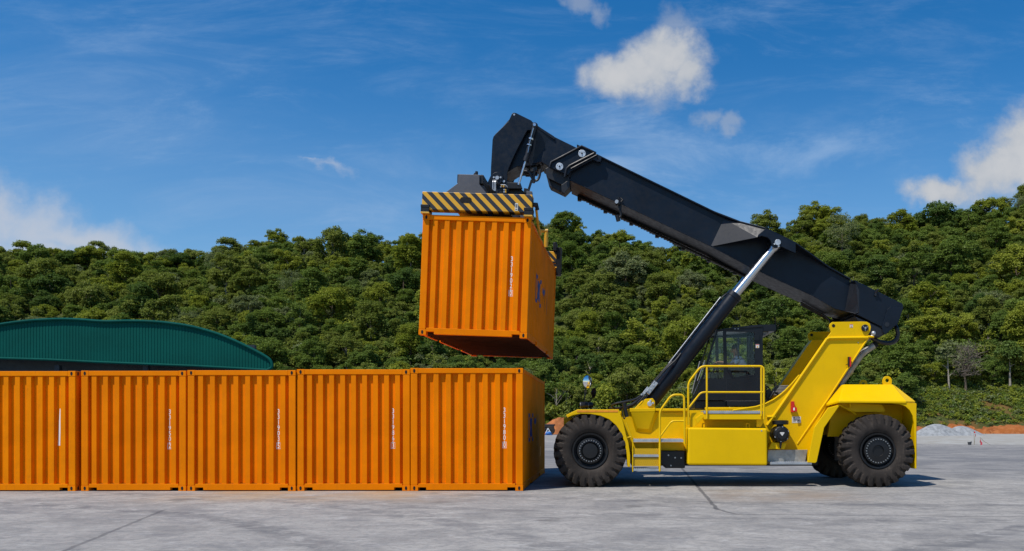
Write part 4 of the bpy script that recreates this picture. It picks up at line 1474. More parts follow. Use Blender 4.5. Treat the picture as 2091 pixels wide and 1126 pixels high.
# --- black running gear under the frame, side tank, rear step bay
b = MB()
b.pprism([(1348, 921), (1399, 921), (1399, 956.5), (1358, 956.5), (1357, 951), (1349, 949)], YM - 0.42, YM + 0.3)
b.box(P(1290, 0, YM)[0], P(1680, 0, YM)[0], YC - 0.65, YC + 0.65, 0.42, 0.76)
gb = part(b, 'gearbox', M['black'], rs, 0.02)
b = MB()
for px, py in ((1378.5, 935), (1391, 935.5), (1370, 951), (1365, 930)):
    x, y, z = P(px, py, YM - 0.42); b.cyl((x, y - 0.012, z), (x, y + 0.01, z), 0.018, 8)
part(b, 'bolt', M['bolt'], gb, 0)

tk = part(MB().pprism([(1404, 873.5), (1567, 875), (1567.5, 951), (1404, 950)], YO + 0.10, YM - 0.03), 'side_tank', M['yellow'], rs, 0.045, seg=4)
b = MB()
x, y, z = P(1555, 880, YO + 0.10); b.cyl((x, y - 0.006, z), (x, y + 0.01, z), 0.016, 12)
part(b, 'tank_plug', M['steel'], tk, 0)
b = MB()
for px in (1437.5, 1527):
    x, y, z = P(px, 872, YO + 0.35)
    b.tube(fillet([(x - 0.035, y, z - 0.04), (x - 0.035, y, z + 0.075), (x + 0.035, y, z + 0.075), (x + 0.035, y, z - 0.04)], 0.03), 0.013, 6)
part(b, 'lifting_eye', M['yellow'], tk, 0)

b = MB(); b.pprism([(1568, 919), (1649, 919), (1644, 944), (1568, 944)], YM - 0.25, YM - 0.2)
part(b, 'sheet_guard', M['dull'], rs, 0.004)

def step_mb(x0, x1, zt, y0, y1, th=0.05):
    """serrated galvanised tread plank"""
    b = MB()
    b.box(x0, x1, y0, y1, zt - th, zt)
    n_ = int((x1 - x0) / 0.045)
    for k in range(n_):
        xx = x0 + 0.02 + k * (x1 - x0 - 0.03) / n_
        for yy in (y0 + 0.006, (y0 + y1) / 2, y1 - 0.02):
            b.box(xx, xx + 0.016, yy, yy + 0.012, zt, zt + 0.014)
    return b
part(step_mb(P(1573, 0, YO + .15)[0], P(1658, 0, YO + .15)[0], P(0, 944.5, YO + .15)[2], YO + 0.15, YO + 0.5), 'rear_step', M['steel'], rs, 0.004)

# --- ladder
b = MB()
zs0, zs1 = P(0, 964, YO + .1)[2], P(0, 895, YO + .1)[2]
ladder = bpy.data.objects.new('ladder', None); COL.objects.link(ladder); ladder.parent = rs
for px in (1292, 1347):
    b = MB()
    x = P(px, 0, YO + .1)[0]
    b.box(x - 0.012, x + 0.012, YO + 0.08, YO + 0.42, zs0, zs0 + 0.10)
    b.box(x - 0.012, x + 0.012, YO + 0.08, YO + 0.13, zs0 + 0.10, zs1)
    b.box(x - 0.012, x + 0.012, YO + 0.37, YO + 0.42, zs0 + 0.10, zs1)
    part(b, 'stringer', M['yellow'], ladder, 0.003)
xl, xr = P(1293.3, 0, YO + .1)[0], P(1345.7, 0, YO + .1)[0]
for py in (929, 957.5):
    part(step_mb(xl, xr, P(0, py, YO + .1)[2], YO + 0.09, YO + 0.38), 'step', M['steel'], ladder, 0.003)
part(step_mb(xl, P(1395.5, 0, YO + .1)[0], P(0, 897.6, YO + .1)[2], YO + 0.09, YO + 0.55, 0.06), 'step', M['steel'], ladder, 0.003)
for a, c in ((915.5, 928), (934, 951.5)):
    z1, z0 = P(0, a, YO + .3)[2], P(0, c, YO + .3)[2]
    bb_ = MB(); bb_.box(xl, xr, YO + 0.115, YO + 0.121, z0, z1)
    part(bb_, 'riser_panel', M['mesh'], ladder, 0)
b = MB()
b.pprism([(1337, 904), (1396, 904), (1396, 920), (1337, 920)], YM - 0.28, YM - 0.24)
b.pprism([(1293, 903.5), (1398, 903.5), (1403, 912), (1403, 921), (1293, 921)], YM - 0.2, YM - 0.004)
part(b, 'step_bracket', M['yellow'], ladder, 0.004)
R1 = 0.024
b = MB()
yh = YO + 0.07
q = lambda px, py, y=yh: P(px, py, y)
b.tube(fillet([q(1347.3, 962), q(1347.3, 840), q(1371.5, 806.5), q(1397, 806.5), q(1398, 907)], 0.10), R1, 10)
b.tube(fillet([q(1348, 892), q(1371.5, 860), q(1396.5, 860)], 0.08), R1 * 0.85, 10)
part(b, 'handrail', M['rail'], ladder, 0)
b = MB()
b.tube(fillet([q(1278, 862), q(1287.5, 888), q(1290, 892), q(1281, 894)], 0.03), 0.014, 8)
part(b, 'grab_rail', M['rail'], ladder, 0)

# --- walkway with railing
b = MB()
b.pprism([(1437, 846), (1559, 846), (1559, 857), (1437, 857)], YO + 0.16, YO + 0.2)
b.pprism([(1437, 858), (1540, 858), (1540, 873), (1437, 873)], YM - 0.05, YM - 0.01)
b.pprism([(1413, 844), (1436, 842), (1437, 846), (1418, 873), (1409, 872), (1410, 852)], YO + 0.2, YO + 0.24)
b.pprism([(1420, 855), (1432, 846), (1437, 847), (1437, 852), (1424, 866)], YO + 0.17, YO + 0.198)
b.pprism([(1545, 848), (1559, 848), (1559, 864), (1553, 872), (1545, 872)], YO + 0.24, YO + 0.27)
wk = part(b, 'walkway', M['yellow'], rs, 0.005)
part(step_mb(P(1437, 0, YO + .15)[0], P(1560, 0, YO + .15)[0], P(0, 840, YO + .15)[2], YO + 0.15, YM - 0.02, 0.055), 'grating', M['steel'], wk, 0.003)
b = MB(); yh = YO + 0.13
q = lambda px, py, y=yh: P(px, py, y)
b.tube(fillet([q(1405.5, 868), q(1405.5, 782), q(1431.5, 748.2), q(1559.8, 748.2), q(1560, 856)], 0.10), R1 * 1.02, 10)
b.tube(fillet([q(1406.5, 833), q(1431.5, 801.3), q(1558, 801.3)], 0.08), R1 * 0.9, 10)
b.tube([q(1443.4, 749), q(1443.4, 855)], R1 * 0.95, 10)
b.tube([q(1554.6, 749), q(1554.6, 850)], R1 * 0.95, 10)
part(b, 'railing', M['rail'], wk, 0)

# --- mast
mast_poly = [(1565, 869), (1686, 693), (1697, 679), (1693.5, 667), (1695, 661.5), (1700, 658), (1760, 657), (1770, 657.5), (1776, 661), (1778.5, 668), (1777, 677),
             (1770, 689), (1775, 691), (1690, 817), (1690, 826), (1664, 874), (1650, 945), (1649, 944), (1649, 919.5), (1568, 919.5)]
b = MB(); b.pprism(mast_poly, YM - 0.004, YM + 0.055, YM)
# concave gusset sweeping down to the frame
b.pprism([(1497, 837.2), (1544, 831), (1563, 825), (1579.5, 816.5), (1593, 807), (1604, 797.5), (1618, 783), (1631, 767), (1637, 764), (1566, 868), (1566, 851), (1497, 840)], YM - 0.003, YM + 0.05, YM)
mast = part(b, 'mast_plate', M['yellow'])
b = MB()
yr = YM - 0.02
b.tube([P(1567, 869, yr), P(1688, 693.5, yr), P(1693, 691, yr), P(1772, 690, yr)], 0.038, 8)
b.tube([P(1772, 691, yr + 0.01), P(1690, 816, yr + 0.01), P(1628, 907, yr + 0.02)], 0.022, 8)
b.tube([P(1566, 852, yr), P(1583, 852, yr)], 0.035, 8)
gus = [P(1497, 838, yr + .01), P(1544, 831, yr + .01), P(1563, 825, yr + .01), P(1579.5, 816.5, yr + .01), P(1593, 807, yr + .01), P(1604, 797.5, yr + .01), P(1618, 783, yr + .01), P(1632, 766.5, yr + .01)]
b.tube(gus, 0.02, 8)
part(b, 'edge_flange', M['yellow'], mast, 0)
b = MB()
x, y, z = P(1765.5, 670.5, YM)
b.cyl((x, y - 0.05, z), (x, y + 0.1, z), 7.2 / F * YM, 28)
mp = part(b, 'pivot_pin', M['black'], mast, 0.006)
b = MB()
b.cyl((x, y - 0.065, z), (x, y - 0.04, z), 0.022, 12)
for a in (0.5, 2.6, 4.7):
    b.cyl((x + 0.05 * math.cos(a), y - 0.06, z + 0.05 * math.sin(a)), (x + 0.05 * math.cos(a), y - 0.04, z + 0.05 * math.sin(a)), 0.012, 8)
part(b, 'pin_bolts', M['steel'], mp, 0)
b = MB(); x, y, z = P(1702, 665.5, YM - 0.006); b.cyl((x, y - 0.002, z), (x, y + 0.01, z), 3.4 / F * YM, 20)
part(b, 'lifting_hole', M['blackhole'], mast, 0)
b = MB()
for px, py in ((1670, 845), (1650, 874), (1630, 903), (1752, 700)):
    x, y, z = P(px, py, YM - 0.005); b.cyl((x, y - 0.012, z), (x, y, z), 0.012, 8)
part(b, 'bolt', M['bolt'], mast, 0)
# warning sticker, data sticker
def warning(px0, px1, py0, py1, Y, parent):
    b = MB(); b.pprism([(px0, py0), (px1, py0), (px1, py1), (px0, py1)], Y - 0.003, Y)
    s_ = part(b, 'warning_sticker', M['sticker'], parent, 0)
    b = MB(); mx = (px0 + px1) / 2; h_ = py1 - py0
    b.pprism([(mx, py0 + h_ * 0.38), (mx + h_ * 0.28, py0 + h_ * 0.88), (mx - h_ * 0.28, py0 + h_ * 0.88)], Y - 0.005, Y - 0.003)
    part(b, 'warning_triangle', M['amber'], s_, 0)
    b = MB(); b.pprism([(px0 + 0.3, py0 + 0.4), (px1 - 0.3, py0 + 0.4), (px1 - 0.3, py0 + 1.4), (px0 + 0.3, py0 + 1.4)], Y - 0.005, Y - 0.003)
    part(b, 'red_band', M['red'], s_, 0)
warning(1735.3, 1741.6, 662.5, 669.2, YM - 0.006, mast)
b = MB(); b.pprism([(1617.3, 851), (1635.4, 851), (1635.4, 864), (1617.3, 864)], YM - 0.009, YM - 0.004)
ds = part(b, 'data_sticker', M['sticker'], mast, 0)
b = MB()
for (a0, a1, c0, c1) in ((1621, 1622.5, 852, 855.5), (1631, 1633, 852, 854), (1628, 1633, 857.5, 859.5), (1619, 1626, 857, 857.6), (1619, 1626, 859, 859.6), (1619, 1625, 861, 861.6), (1627.5, 1634, 861.5, 862.2)):
    b.pprism([(a0, c0), (a1, c0), (a1, c1), (a0, c1)], YM - 0.0105, YM - 0.009)
part(b, 'print', M['black'], ds, 0)
# far mast plate and cross members
b = MB()
mw = XZ(mast_poly, YM)
b.prism(mw, mirror(YM) - 0.05, mirror(YM))
b.prism([mw[1], mw[2], (mw[2][0] + 0.35, mw[2][1]), (mw[1][0] + 0.3, mw[1][1]), (mw[0][0] + 0.3, mw[0][1]), mw[0]], mirror(YM) - 0.35, mirror(YM) - 0.05)
far = part(b, 'mast_plate', M['yellow'])
b = MB(); x, _, z = P(1702, 665.5, YM); yq = mirror(YM) - 0.05
b.cyl((x, yq - 0.004, z), (x, yq + 0.01, z), 3.4 / F * YM, 20); part(b, 'lifting_hole', M['blackhole'], far, 0)
b = MB()
a0, a1 = mw[1], mw[0]
pts = [(a0[0] + (a1[0] - a0[0]) * t_ + 0.05, mirror(YM) - 0.37, a0[1] + (a1[1] - a0[1]) * t_ - 0.1) for t_ in (0.55, 0.62, 0.75, 0.88, 1.0)]
pts = [(pts[0][0] + 0.35, pts[0][1], pts[0][2] + 0.05)] + pts
b.tube(fillet(pts, 0.1), 0.02, 8); part(b, 'hose', M['hose'], far, 0)
b = MB()
for (pa, pb, th) in (((1690, 826), (1655, 905), 0.08), ((1610, 838), (1580, 880), 0.08)):
    A, B = P(*pa, YM), P(*pb, YM)
    b.prism([(A[0], A[2]), (A[0] + th, A[2]), (B[0] + th, B[2]), (B[0], B[2])], YM + 0.055, mirror(YM) - 0.05)
part(b, 'cross_plate', M['yellow'], mast, 0)
# engine hood louvre glimpsed between the plates
b = MB()
for k in range(7):
    A = P(1580 + k * 2.6, 806 - k * 3.0, YC - 0.4)
    b.box(A[0] - 0.02, A[0] + 0.32, YC - 0.4, YC + 0.4, A[2] - 0.016, A[2] + 0.008)
part(b, 'engine_louvre', M['dull'], rs, 0.003)
b = MB(); b.pprism([(1564, 796), (1574, 794), (1577, 816), (1566, 820)], YC - 0.5, YC - 0.2); b.tube([P(1572, 815, YC - 0.6), P(1580, 800, YC - 0.6), P(1590, 806, YC - 0.6)], 0.03, 8)
part(b, 'coupling', M['black'], rs, 0.01)

# red lamps on the mast
def red_lamp(x0, x1, y0, y1, Y):
    b = MB(); b.pprism([(x0, y0), (x1, y0), (x1, y1), (x0, y1)], Y - 0.09, Y - 0.01)
    l_ = part(b, 'tail_lamp', M['red'], rs, 0.008)
    return l_
l1 = red_lamp(1615.5, 1622.5, 820, 842.2, YM)
b = MB(); b.pprism([(1622.8, 831), (1627.5, 832.5), (1627.5, 840.5), (1622.8, 841)], YM - 0.14, YM - 0.02); part(b, 'side_lens', M['red'], l1, 0.004)
b = MB(); b.pprism([(1620, 833), (1623, 833), (1623, 838.5), (1620, 838.5)], YM - 0.155, YM - 0.142); part(b, 'white_lens', M['white'], l1, 0.002)
l2 = red_lamp(1735.2, 1738.4, 729, 748.8, YM - 0.02)
b = MB(); b.pprism([(1732.6, 729), (1735.0, 729), (1735.0, 748.8), (1732.6, 748.8)], YM - 0.11, YM - 0.03); b.tube([P(1727, 746, YM - .03), P(1730, 744, YM - .05), P(1733, 746, YM - .05)], 0.008, 6); part(b, 'lamp_housing', M['black'], l2, 0.003)

# --- rear mudguard panel, counterweight
b = MB()
b.pprism([(1691, 833), (1716, 826.5), (1683, 874), (1668, 943), (1665, 946), (1649, 945), (1663, 873)], YO + 0.14, YO + 0.18)
mg = part(b, 'rear_mudguard', M['yellow'], rs, 0.01)
b = MB()
g = XZ([(1716, 826.5), (1683, 874), (1668, 943)], YO + 0.14)
vv, ff = [], []
for x, z in g:
    vv += [(x - 0.03, YO + 0.182, z), (x - 0.03, YM + 0.3, z), (x - 0.005, YO + 0.182, z + 0.02), (x - 0.005, YM + 0.3, z + 0.02)]
for i in range(2):
    a = i * 4
    ff += [(a, a + 1, a + 5, a + 4), (a + 2, a + 6, a + 7, a + 3)]
b.add(vv, ff); part(b, 'mudguard_flange', M['yellow'], mg, 0)

def V(px, py, Y):
    return P(px, py, Y)
b = MB()
Ye = YO + 0.04
bot_ = [V(1690.5, 825, Ye + 0.55), V(1713.5, 818.5, Ye), V(1850, 819.5, Ye), V(1869.3, 819.8, Ye + 0.22)]
topz = P(0, 786, YM)[2]
top_ = [(V(1720, 786, YM)[0] - 0.02, YM + 0.25, topz), (V(1722, 786, YM - 0.1)[0], YM - 0.12, topz), (V(1822, 786, YM - 0.1)[0], YM - 0.12, topz), (V(1826, 786, YM)[0] + 0.05, YM + 0.15, topz)]
low_ = [(p[0], p[1], p[2] - 0.05) for p in bot_]
def mir(l): return [(p[0], YF - p[1], p[2]) for p in l]
n4 = 4
vs = low_ + bot_ + top_ + mir(top_) + mir(bot_) + mir(low_)
fs = []
for rI in range(5):
    for k in range(3):
        a = rI * 4 + k
        fs.append((a, a + 1, a + 5, a + 4))
# close the two ends with polygons
fs.append((3, 7, 11, 15, 19, 23)); fs.append((0, 20, 16, 12, 8, 4))
fs.append((0, 1, 2, 3, 23, 22, 21, 20))
b.add(vs, fs)
cw = part(b, 'counterweight', M['yellow'], rs, 0.015, seg=3)
# inner wheel-arch wall, rear panel with curved lip
b = MB()
b.pprism([(1700, 826), (1868, 826), (1868, 892), (1725, 892), (1690, 892)], YM + 0.12, YM + 0.2, YM + 0.12)
part(b, 'wheel_arch_wall', M['yellow'], cw)
b = MB(); b.prism(XZ([(1700, 826), (1868, 826), (1868, 892), (1690, 892)], YM + 0.12), mirror(YM) - 0.2, mirror(YM) - 0.12)
part(b, 'wheel_arch_wall', M['yellow'], cw)
xr0 = P(1871.8, 0, YO + 0.12)[0]
zt, zb_ = P(0, 823.5, YO + .1)[2], P(0, 957.5, YO + .1)[2]
b = MB()
b.box(xr0 - 0.06, xr0, YO + 0.12, mirror(YO) - 0.12, zb_ + 0.25, zt - 0.02)
b.box(xr0 - 0.06, xr0, YO + 0.12, YO + 0.62, zb_, zb_ + 0.25)
b.box(xr0 - 0.06, xr0, mirror(YO) - 0.62, mirror(YO) - 0.12, zb_, zb_ + 0.25)
# curved lip: broad at the top where it meets the hood, thin further down
arcp = [(1871.3, 824), (1868.5, 870), (1865, 852), (1858, 838), (1848, 830), (1838, 826.5), (1820, 824)]
b.pprism([(1820, 824), (1838, 826), (1849, 830), (1858, 838.5), (1864, 850), (1867, 866), (1868.5, 957), (1871.6, 957.5), (1871.3, 824)], YO + 0.06, YO + 0.118)
part(b, 'rear_panel', M['yellow'], cw, 0.006)
# curved stowage bracket under the hood
b = MB()
b.pprism([(1713, 824), (1742, 824), (1800, 826), (1808, 838), (1806, 842), (1746, 842), (1730, 835)], YO + 0.45, YO + 0.9)
b.pprism([(1735, 823), (1738, 823), (1738, 832), (1735, 832)], YO + 0.30, YO + 0.42)
b.tube([P(1712, 826, YO + .35), P(1742, 842, YO + .5), P(1748, 848, YO + .5)], 0.022, 8)
part(b, 'arch_bracket', M['yellow'], cw, 0.01)
# eyes on the counterweight
for (px, Yq, py0) in ((1812, YM + 0.05, 786), (1757.5, mirror(YM) - 0.35, 786)):
    b = MB(); r = 0.105
    x, y, _ = P(1812, 775, YM + 0.05)
    if Yq > YC:
        x -= 0.03
    z = topz + 0.10
    prof_ = [(r * math.cos(a), r * math.sin(a)) for a in [math.pi * k / 12 for k in range(13)]] + [(-r, -0.12), (r, -0.12)]
    inner = [(0.045 * math.cos(a), 0.045 * math.sin(a)) for a in [2 * math.pi * k / 14 for k in range(14)]]
    # plate with a hole: outer ring paired with inner ring
    outer = []
    for k in range(14):
        a = 2 * math.pi * k / 14
        c_, s_ = math.cos(a), math.sin(a)
        if s_ >= 0: outer.append((r * c_, r * s_))
        else:
            t_ = min(r / max(abs(c_), 1e-6), 0.115 / max(abs(s_), 1e-6)); outer.append((t_ * c_, t_ * s_))
    vs, fs = [], []
    for (p, q_), (pi_, qi) in zip(outer, inner):
        vs += [(x + p, Yq, z + q_), (x + pi_, Yq, z + qi), (x + p, Yq + 0.05, z + q_), (x + pi_, Yq + 0.05, z + qi)]
    for k in range(14):
        a, c = k * 4, ((k + 1) % 14) * 4
        fs += [(a, c, c + 1, a + 1), (a + 2, a + 3, c + 3, c + 2), (a, a + 2, c + 2, c), (a + 1, c + 1, c + 3, a + 3)]
    b.add(vs, fs); part(b, 'lifting_eye', M['yellow'], cw, 0.004)

# --- exhaust, air cleaner
b = MB(); ye = YM + 0.35
b.tube(fillet([P(1705, 802, ye), P(1760, 722, ye), P(1789, 703, ye)], 0.12), 0.075, 18, caps=False)
b.tube([P(1732, 763, ye), P(1737, 756, ye)], 0.084, 18)
ex = part(b, 'exhaust_pipe', M['dull'], rs, 0)
b = MB(); A, B = Vector(P(1784, 706.3, ye)), Vector(P(1790, 702.4, ye)); b.cyl(A, B, 0.078, 18); part(b, 'exhaust_mouth', M['blackhole'], ex, 0)

x, _, z = P(1596, 887, YO + 0.34)
b = MB(); r_ = 0.185
b.lathe([(0.0, -0.02), (0.11, -0.02), (0.118, 0.0), (0.155, 0.012), (0.165, 0.03), (0.178, 0.04), (0.185, 0.05), (0.19, 0.10), (0.18, 0.105), (0.185, 0.13), (0.19, 0.3), (0.19, 0.46), (0.12, 0.5), (0.0, 0.5)], (x, YO + 0.30, z), 40)
b.tube([(x - 0.01, YO + 0.36, z - 0.16), (x - 0.02, YO + 0.36, z - 0.25), (x - 0.02, YO + 0.36, z - 0.33)], [0.03, 0.028, 0.012], 10)
b.tube([(x, YO + 0.5, z + 0.15), (x, YO + 0.5, z + 0.24)], 0.08, 16)
ac = part(b, 'air_cleaner', M['black'], rs, 0)
b = MB(); b.tube([(x, YO + 0.5, z + 0.215), (x, YO + 0.5, z + 0.225), (x, YO + 0.5, z + 0.30), (x, YO + 0.5, z + 0.318)], [0.17, 0.19, 0.19, 0.15], 24); part(b, 'rain_cap', M['black'], ac, 0)
b = MB(); b.prism([(x - 0.052, z + 0.03), (x - 0.044, z + 0.045), (x + 0.044, z + 0.045), (x + 0.052, z + 0.03), (x, z - 0.04)], YO + 0.272, YO + 0.278); part(b, 'badge', M['sticker'], ac, 0)
b = MB()
for k in range(6):
    a = 0.4 + k * 1.047
    b.box(x + 0.16 * math.cos(a) - 0.012, x + 0.16 * math.cos(a) + 0.012, YO + 0.318, YO + 0.335, z + 0.16 * math.sin(a) - 0.018, z + 0.16 * math.sin(a) + 0.018)
part(b, 'clip', M['steel'], ac, 0.003)
b = MB(); b.pprism([(1576, 904), (1606, 905), (1602, 917.5), (1569, 917.5)], YO + 0.42, YM - 0.01); part(b, 'air_cleaner_bracket', M['yellow'], rs, 0.006)

# --- mirrors, work lamps on the fender
def fender_mirror(px, py, base_px, Y, ry, rx, facing, nm):
    x, _, z = P(px, py, Y)
    bx2, _, bz2 = P(base_px, 836, Y)
    b = MB(); b.tube([(bx2, Y, bz2 - 0.05), (bx2 + 0.01, Y, z - ry * 1.02), (x, Y, z - ry * 0.7)], 0.010, 8)
    # dish turned towards the driver and a little towards the yard
    d = Vector(facing).normalized()
    o_ = part(b, 'mirror', M['black'], rs, 0)
    t_ = d.cross(Vector((0, 0, 1))).normalized(); up = t_.cross(d)
    ctr = Vector((x, Y, z))
    def dish(r0, depth0, depth1, n_=26, m_=6):
        vs, fs = [], []
        for j in range(m_ + 1):
            t2 = j / m_
            for k in range(n_):
                a = 2 * math.pi * k / n_
                rr_ = r0 * t2
                vs.append(ctr + t_ * rr_ * math.cos(a) + up * rr_ * math.sin(a) + d * (depth0 * (1 - t2 * t2) + depth1))
        for j in range(m_):
            for k in range(n_):
                fs.append((j * n_ + k, j * n_ + (k + 1) % n_, (j + 1) * n_ + (k + 1) % n_, (j + 1) * n_ + k))
        return vs, fs
    b = MB(); vs, fs = dish(ry * 0.95, 0.022, 0.012); b.add(vs, fs, 0, True); part(b, 'mirror_glass', M['mirror'], o_, 0)
    b = MB(); vs, fs = dish(ry, -0.06, 0.008); b.add(vs, fs, 0, True)
    part(b, 'mirror_shell', M['black'], o_, 0)
fender_mirror(1199, 780, 1193.5, YO + 0.35, 0.148, 0.07, (0.62, -0.62, -0.02), 'a')
fender_mirror(1212, 802.5, 1205, mirror(YO) - 1.6, 0.130, 0.07, (0.9, 0.5, -0.05), 'b')
for px, Yl in ((1190, YO + 0.3), (1197.5, YO + 0.7), (1207, YM + 0.4)):
    x, _, z = P(px, 828, Yl)
    b = MB(); b.tube([(x + 0.05, Yl, z), (x - 0.01, Yl, z), (x - 0.05, Yl, z)], [0.05, 0.075, 0.075], 16); b.box(x - 0.02, x + 0.02, Yl - 0.02, Yl + 0.02, P(0, 837, YO)[2] - 0.02, z - 0.06)
    l_ = part(b, 'work_lamp', M['black'], rs, 0)
    b = MB(); b.cyl((x - 0.056, Yl, z), (x - 0.05, Yl, z), 0.066, 16); part(b, 'lamp_glass', M['steel'], l_, 0)
b = MB(); b.tube([P(1274, 823, YO + 0.2), P(1280, 852, YO + 0.2)], 0.045, 10); b.tube(fillet([P(1271.5, 838, YO + .15), P(1272, 852, YO + .15), P(1275, 857, YO + .15), P(1277, 850, YO + .15)], 0.03), 0.012, 6)
part(b, 'mirror_arm', M['black'], rs, 0)

# --- lift cylinders
for Yq in (YM + 0.2, mirror(YM) - 0.2):
    A = Vector(P(1326.5, 825, YM + 0.2)); J = Vector(P(1502, 601, YM + 0.2)); E = Vector(P(1588, 496, YM + 0.2))
    for p_ in (A, J, E):
        p_.y = Yq
    b = MB(); d = (J - A).normalized()
    b.tube([A - d * 0.02, A + d * 0.1, A + d * 0.12, J - d * 0.12, J - d * 0.11, J], [0.14, 0.155, 0.165, 0.165, 0.178, 0.178], 24)
    lc = part(b, 'lift_cylinder', M['navy'], rs, 0)
    b = MB(); b.tube([J - d * 0.02, E - d * 0.16], 0.098, 24); b.tube([E - d * 0.2, E - d * 0.05], [0.11, 0.13], 20)
    part(b, 'piston_rod', M['chrome'], lc, 0)
    nrm = Vector((-d.z, 0, d.x)); nrm = nrm if nrm.x < 0 else -nrm
    b = MB()
    off_ = nrm * 0.20 + Vector((0, -0.06, 0))
    b.tube([A + d * 0.95 + off_, J - d * 0.25 + off_, J - d * 0.12 + nrm * 0.17], 0.022, 8)
    for t_ in (0.4, 0.55, 0.7, 0.85):
        b.tube([A + (J - A) * t_ + off_ - d * 0.03, A + (J - A) * t_ + off_ + d * 0.03], 0.034, 8)
    part(b, 'hydraulic_pipe', M['navy_light'], lc, 0)
    if Yq < YC:
        b = MB(); b.tube([A + d * 1.0 + off_ + Vector((-0.02, -0.03, 0.03)), J - d * 0.3 + off_ + Vector((-0.02, -0.03, 0.03))], 0.010, 6); part(b, 'silver_pipe', M['steel'], lc, 0)
    b = MB(); b.cyl((E.x, Yq - 0.17, E.z), (E.x, Yq + 0.17, E.z), 0.10, 20); part(b, 'rod_eye', M['black'], lc, 0)
# valve block + hoses
b = MB()
c0 = Vector(P(1327, 790, YM + 0.02)); d = (Vector(P(1502, 601, YM)) - Vector(P(1326.5, 825, YM))).normalized(); nrm = Vector((-d.z, 0, d.x))
def obox(mb_, c, du, dv, hu, hv, y0, y1):
    q_ = [c + du * a * hu + dv * e * hv for a, e in ((-1, -1), (1, -1), (1, 1), (-1, 1))]
    mb_.prism([(p.x, p.z) for p in q_], y0, y1)
obox(b, Vector(P(1331, 792, YM)), d, nrm, 0.17, 0.055, YM - 0.02, YM + 0.12)
obox(b, Vector(P(1318, 801, YM)), d, nrm, 0.13, 0.045, YM + 0.0, YM + 0.15)
vb = part(b, 'valve_block', M['steel'], rs, 0.008)
b = MB()
for px, py in ((1329, 794), (1334, 786), (1316, 803), (1322, 797), (1310, 806)):
    x, y, z = P(px, py, YM - 0.02); b.cyl((x, y - 0.03, z), (x, y + 0.02, z), 0.022, 10)
part(b, 'fitting', M['pin'], vb, 0)
b = MB()
def hose(pts, r=0.024):
    P_ = [Vector(p) for p in pts]
    out = []
    for i in range(len(P_) - 1):
        p0 = P_[max(0, i - 1)]; p1 = P_[i]; p2 = P_[i + 1]; p3 = P_[min(len(P_) - 1, i + 2)]
        for k in range(6):
            t_ = k / 6
            out.append(0.5 * ((2 * p1) + (p2 - p0) * t_ + (2 * p0 - 5 * p1 + 4 * p2 - p3) * t_ ** 2 + (3 * p1 - p0 - 3 * p2 + p3) * t_ ** 3))
    out.append(P_[-1])
    b.tube(out, r, 8)
yh = YM
hose([P(1312, 805, yh), P(1298, 815, yh - .05), P(1278, 820, yh - .1), P(1258, 824, yh - .1), P(1249, 829, yh), P(1258, 834, yh + .1), P(1275, 833, yh + .2)])
hose([P(1312, 809, yh), P(1300, 819, yh - .05), P(1288, 827, yh - .08), P(1268, 833, yh - .02), P(1245, 834, yh + .2)], 0.028)
hose([P(1316, 809, yh), P(1303, 822, yh - .04), P(1285, 832, yh), P(1262, 836, yh + .1)], 0.026)
hose([P(1322, 800, yh), P(1312, 813, yh - .06), P(1301, 824, yh - .06), P(1296, 826, yh - .02), P(1288, 836, yh + .1)], 0.016)
hose([P(1335, 784, yh), P(1345, 771, yh), P(1357, 757, yh), P(1366, 748, yh), P(1380, 735, yh + .05), P(1390, 722, yh + .1)], 0.022)
hose([P(1330, 784, yh), P(1342, 771, yh), P(1354, 757, yh), P(1372, 738, yh + .05)], 0.018)
part(b, 'hydraulic_hose', M['hose'], rs, 0)

# ------------------------------------------------------------------ boom
topline = [(1178, 296, 19.5), (1320, 365, 19.5), (1458, 432, 19.5), (1511, 452.5, 19.38), (1563, 466, 19.10), (1625, 496, 19.10), (1660, 521, 19.33), (1693, 545, 19.5), (1737, 569.5, 19.5)]
tw3 = [P(a, c, Y) for a, c, Y in topline]
botline = [(1659, 605), (1700, 630), (1737, 640)]
bot_main = [(1163, 369), (1320, 442.3), (1451, 504), (1536, 549), (1659, 605), (1704, 631), (1744, 641)]
b = MB()
poly = [(p[0], p[2]) for p in tw3] + XZ(bot_main[::-1], BN)
b.prism(poly, BN, BF)
boom = part(b, 'outer_boom', M['navy'], rs, 0.012)
# top plate, widening into shelves over the cylinder heads
b = MB(); vs, fs = [], []
for p in tw3:
    vs += [(p[0], p[1], p[2] + 0.012), (p[0], YF - p[1], p[2] + 0.012), (p[0], p[1], p[2] - 0.022), (p[0], YF - p[1], p[2] - 0.022)]
for i in range(len(tw3) - 1):
    a, c = i * 4, i * 4 + 4
    fs += [(a, c, c + 1, a + 1), (a + 2, a + 3, c + 3, c + 2), (a, a + 2, c + 2, c), (a + 1, c + 1, c + 3, a + 3)]
fs += [(0, 1, 3, 2), tuple(len(vs) - 4 + k for k in (0, 2, 3, 1))]
b.add(vs, fs); part(b, 'top_plate', M['navy'], boom, 0.005)
# lower flange lines
b = MB()
bw3 = XZ(bot_main, BN)
for y0, y1 in ((BN - 0.025, BN), (BF, BF + 0.025)):
    for i in range(len(bw3) - 2):
        (xa_, za), (xb_, zb2) = bw3[i], bw3[i + 1]
        b.prism([(xa_, za), (xb_, zb2), (xb_, zb2 + 0.03), (xa_, za + 0.03)], y0, y1)
part(b, 'bottom_flange', M['navy'], boom, 0.004)
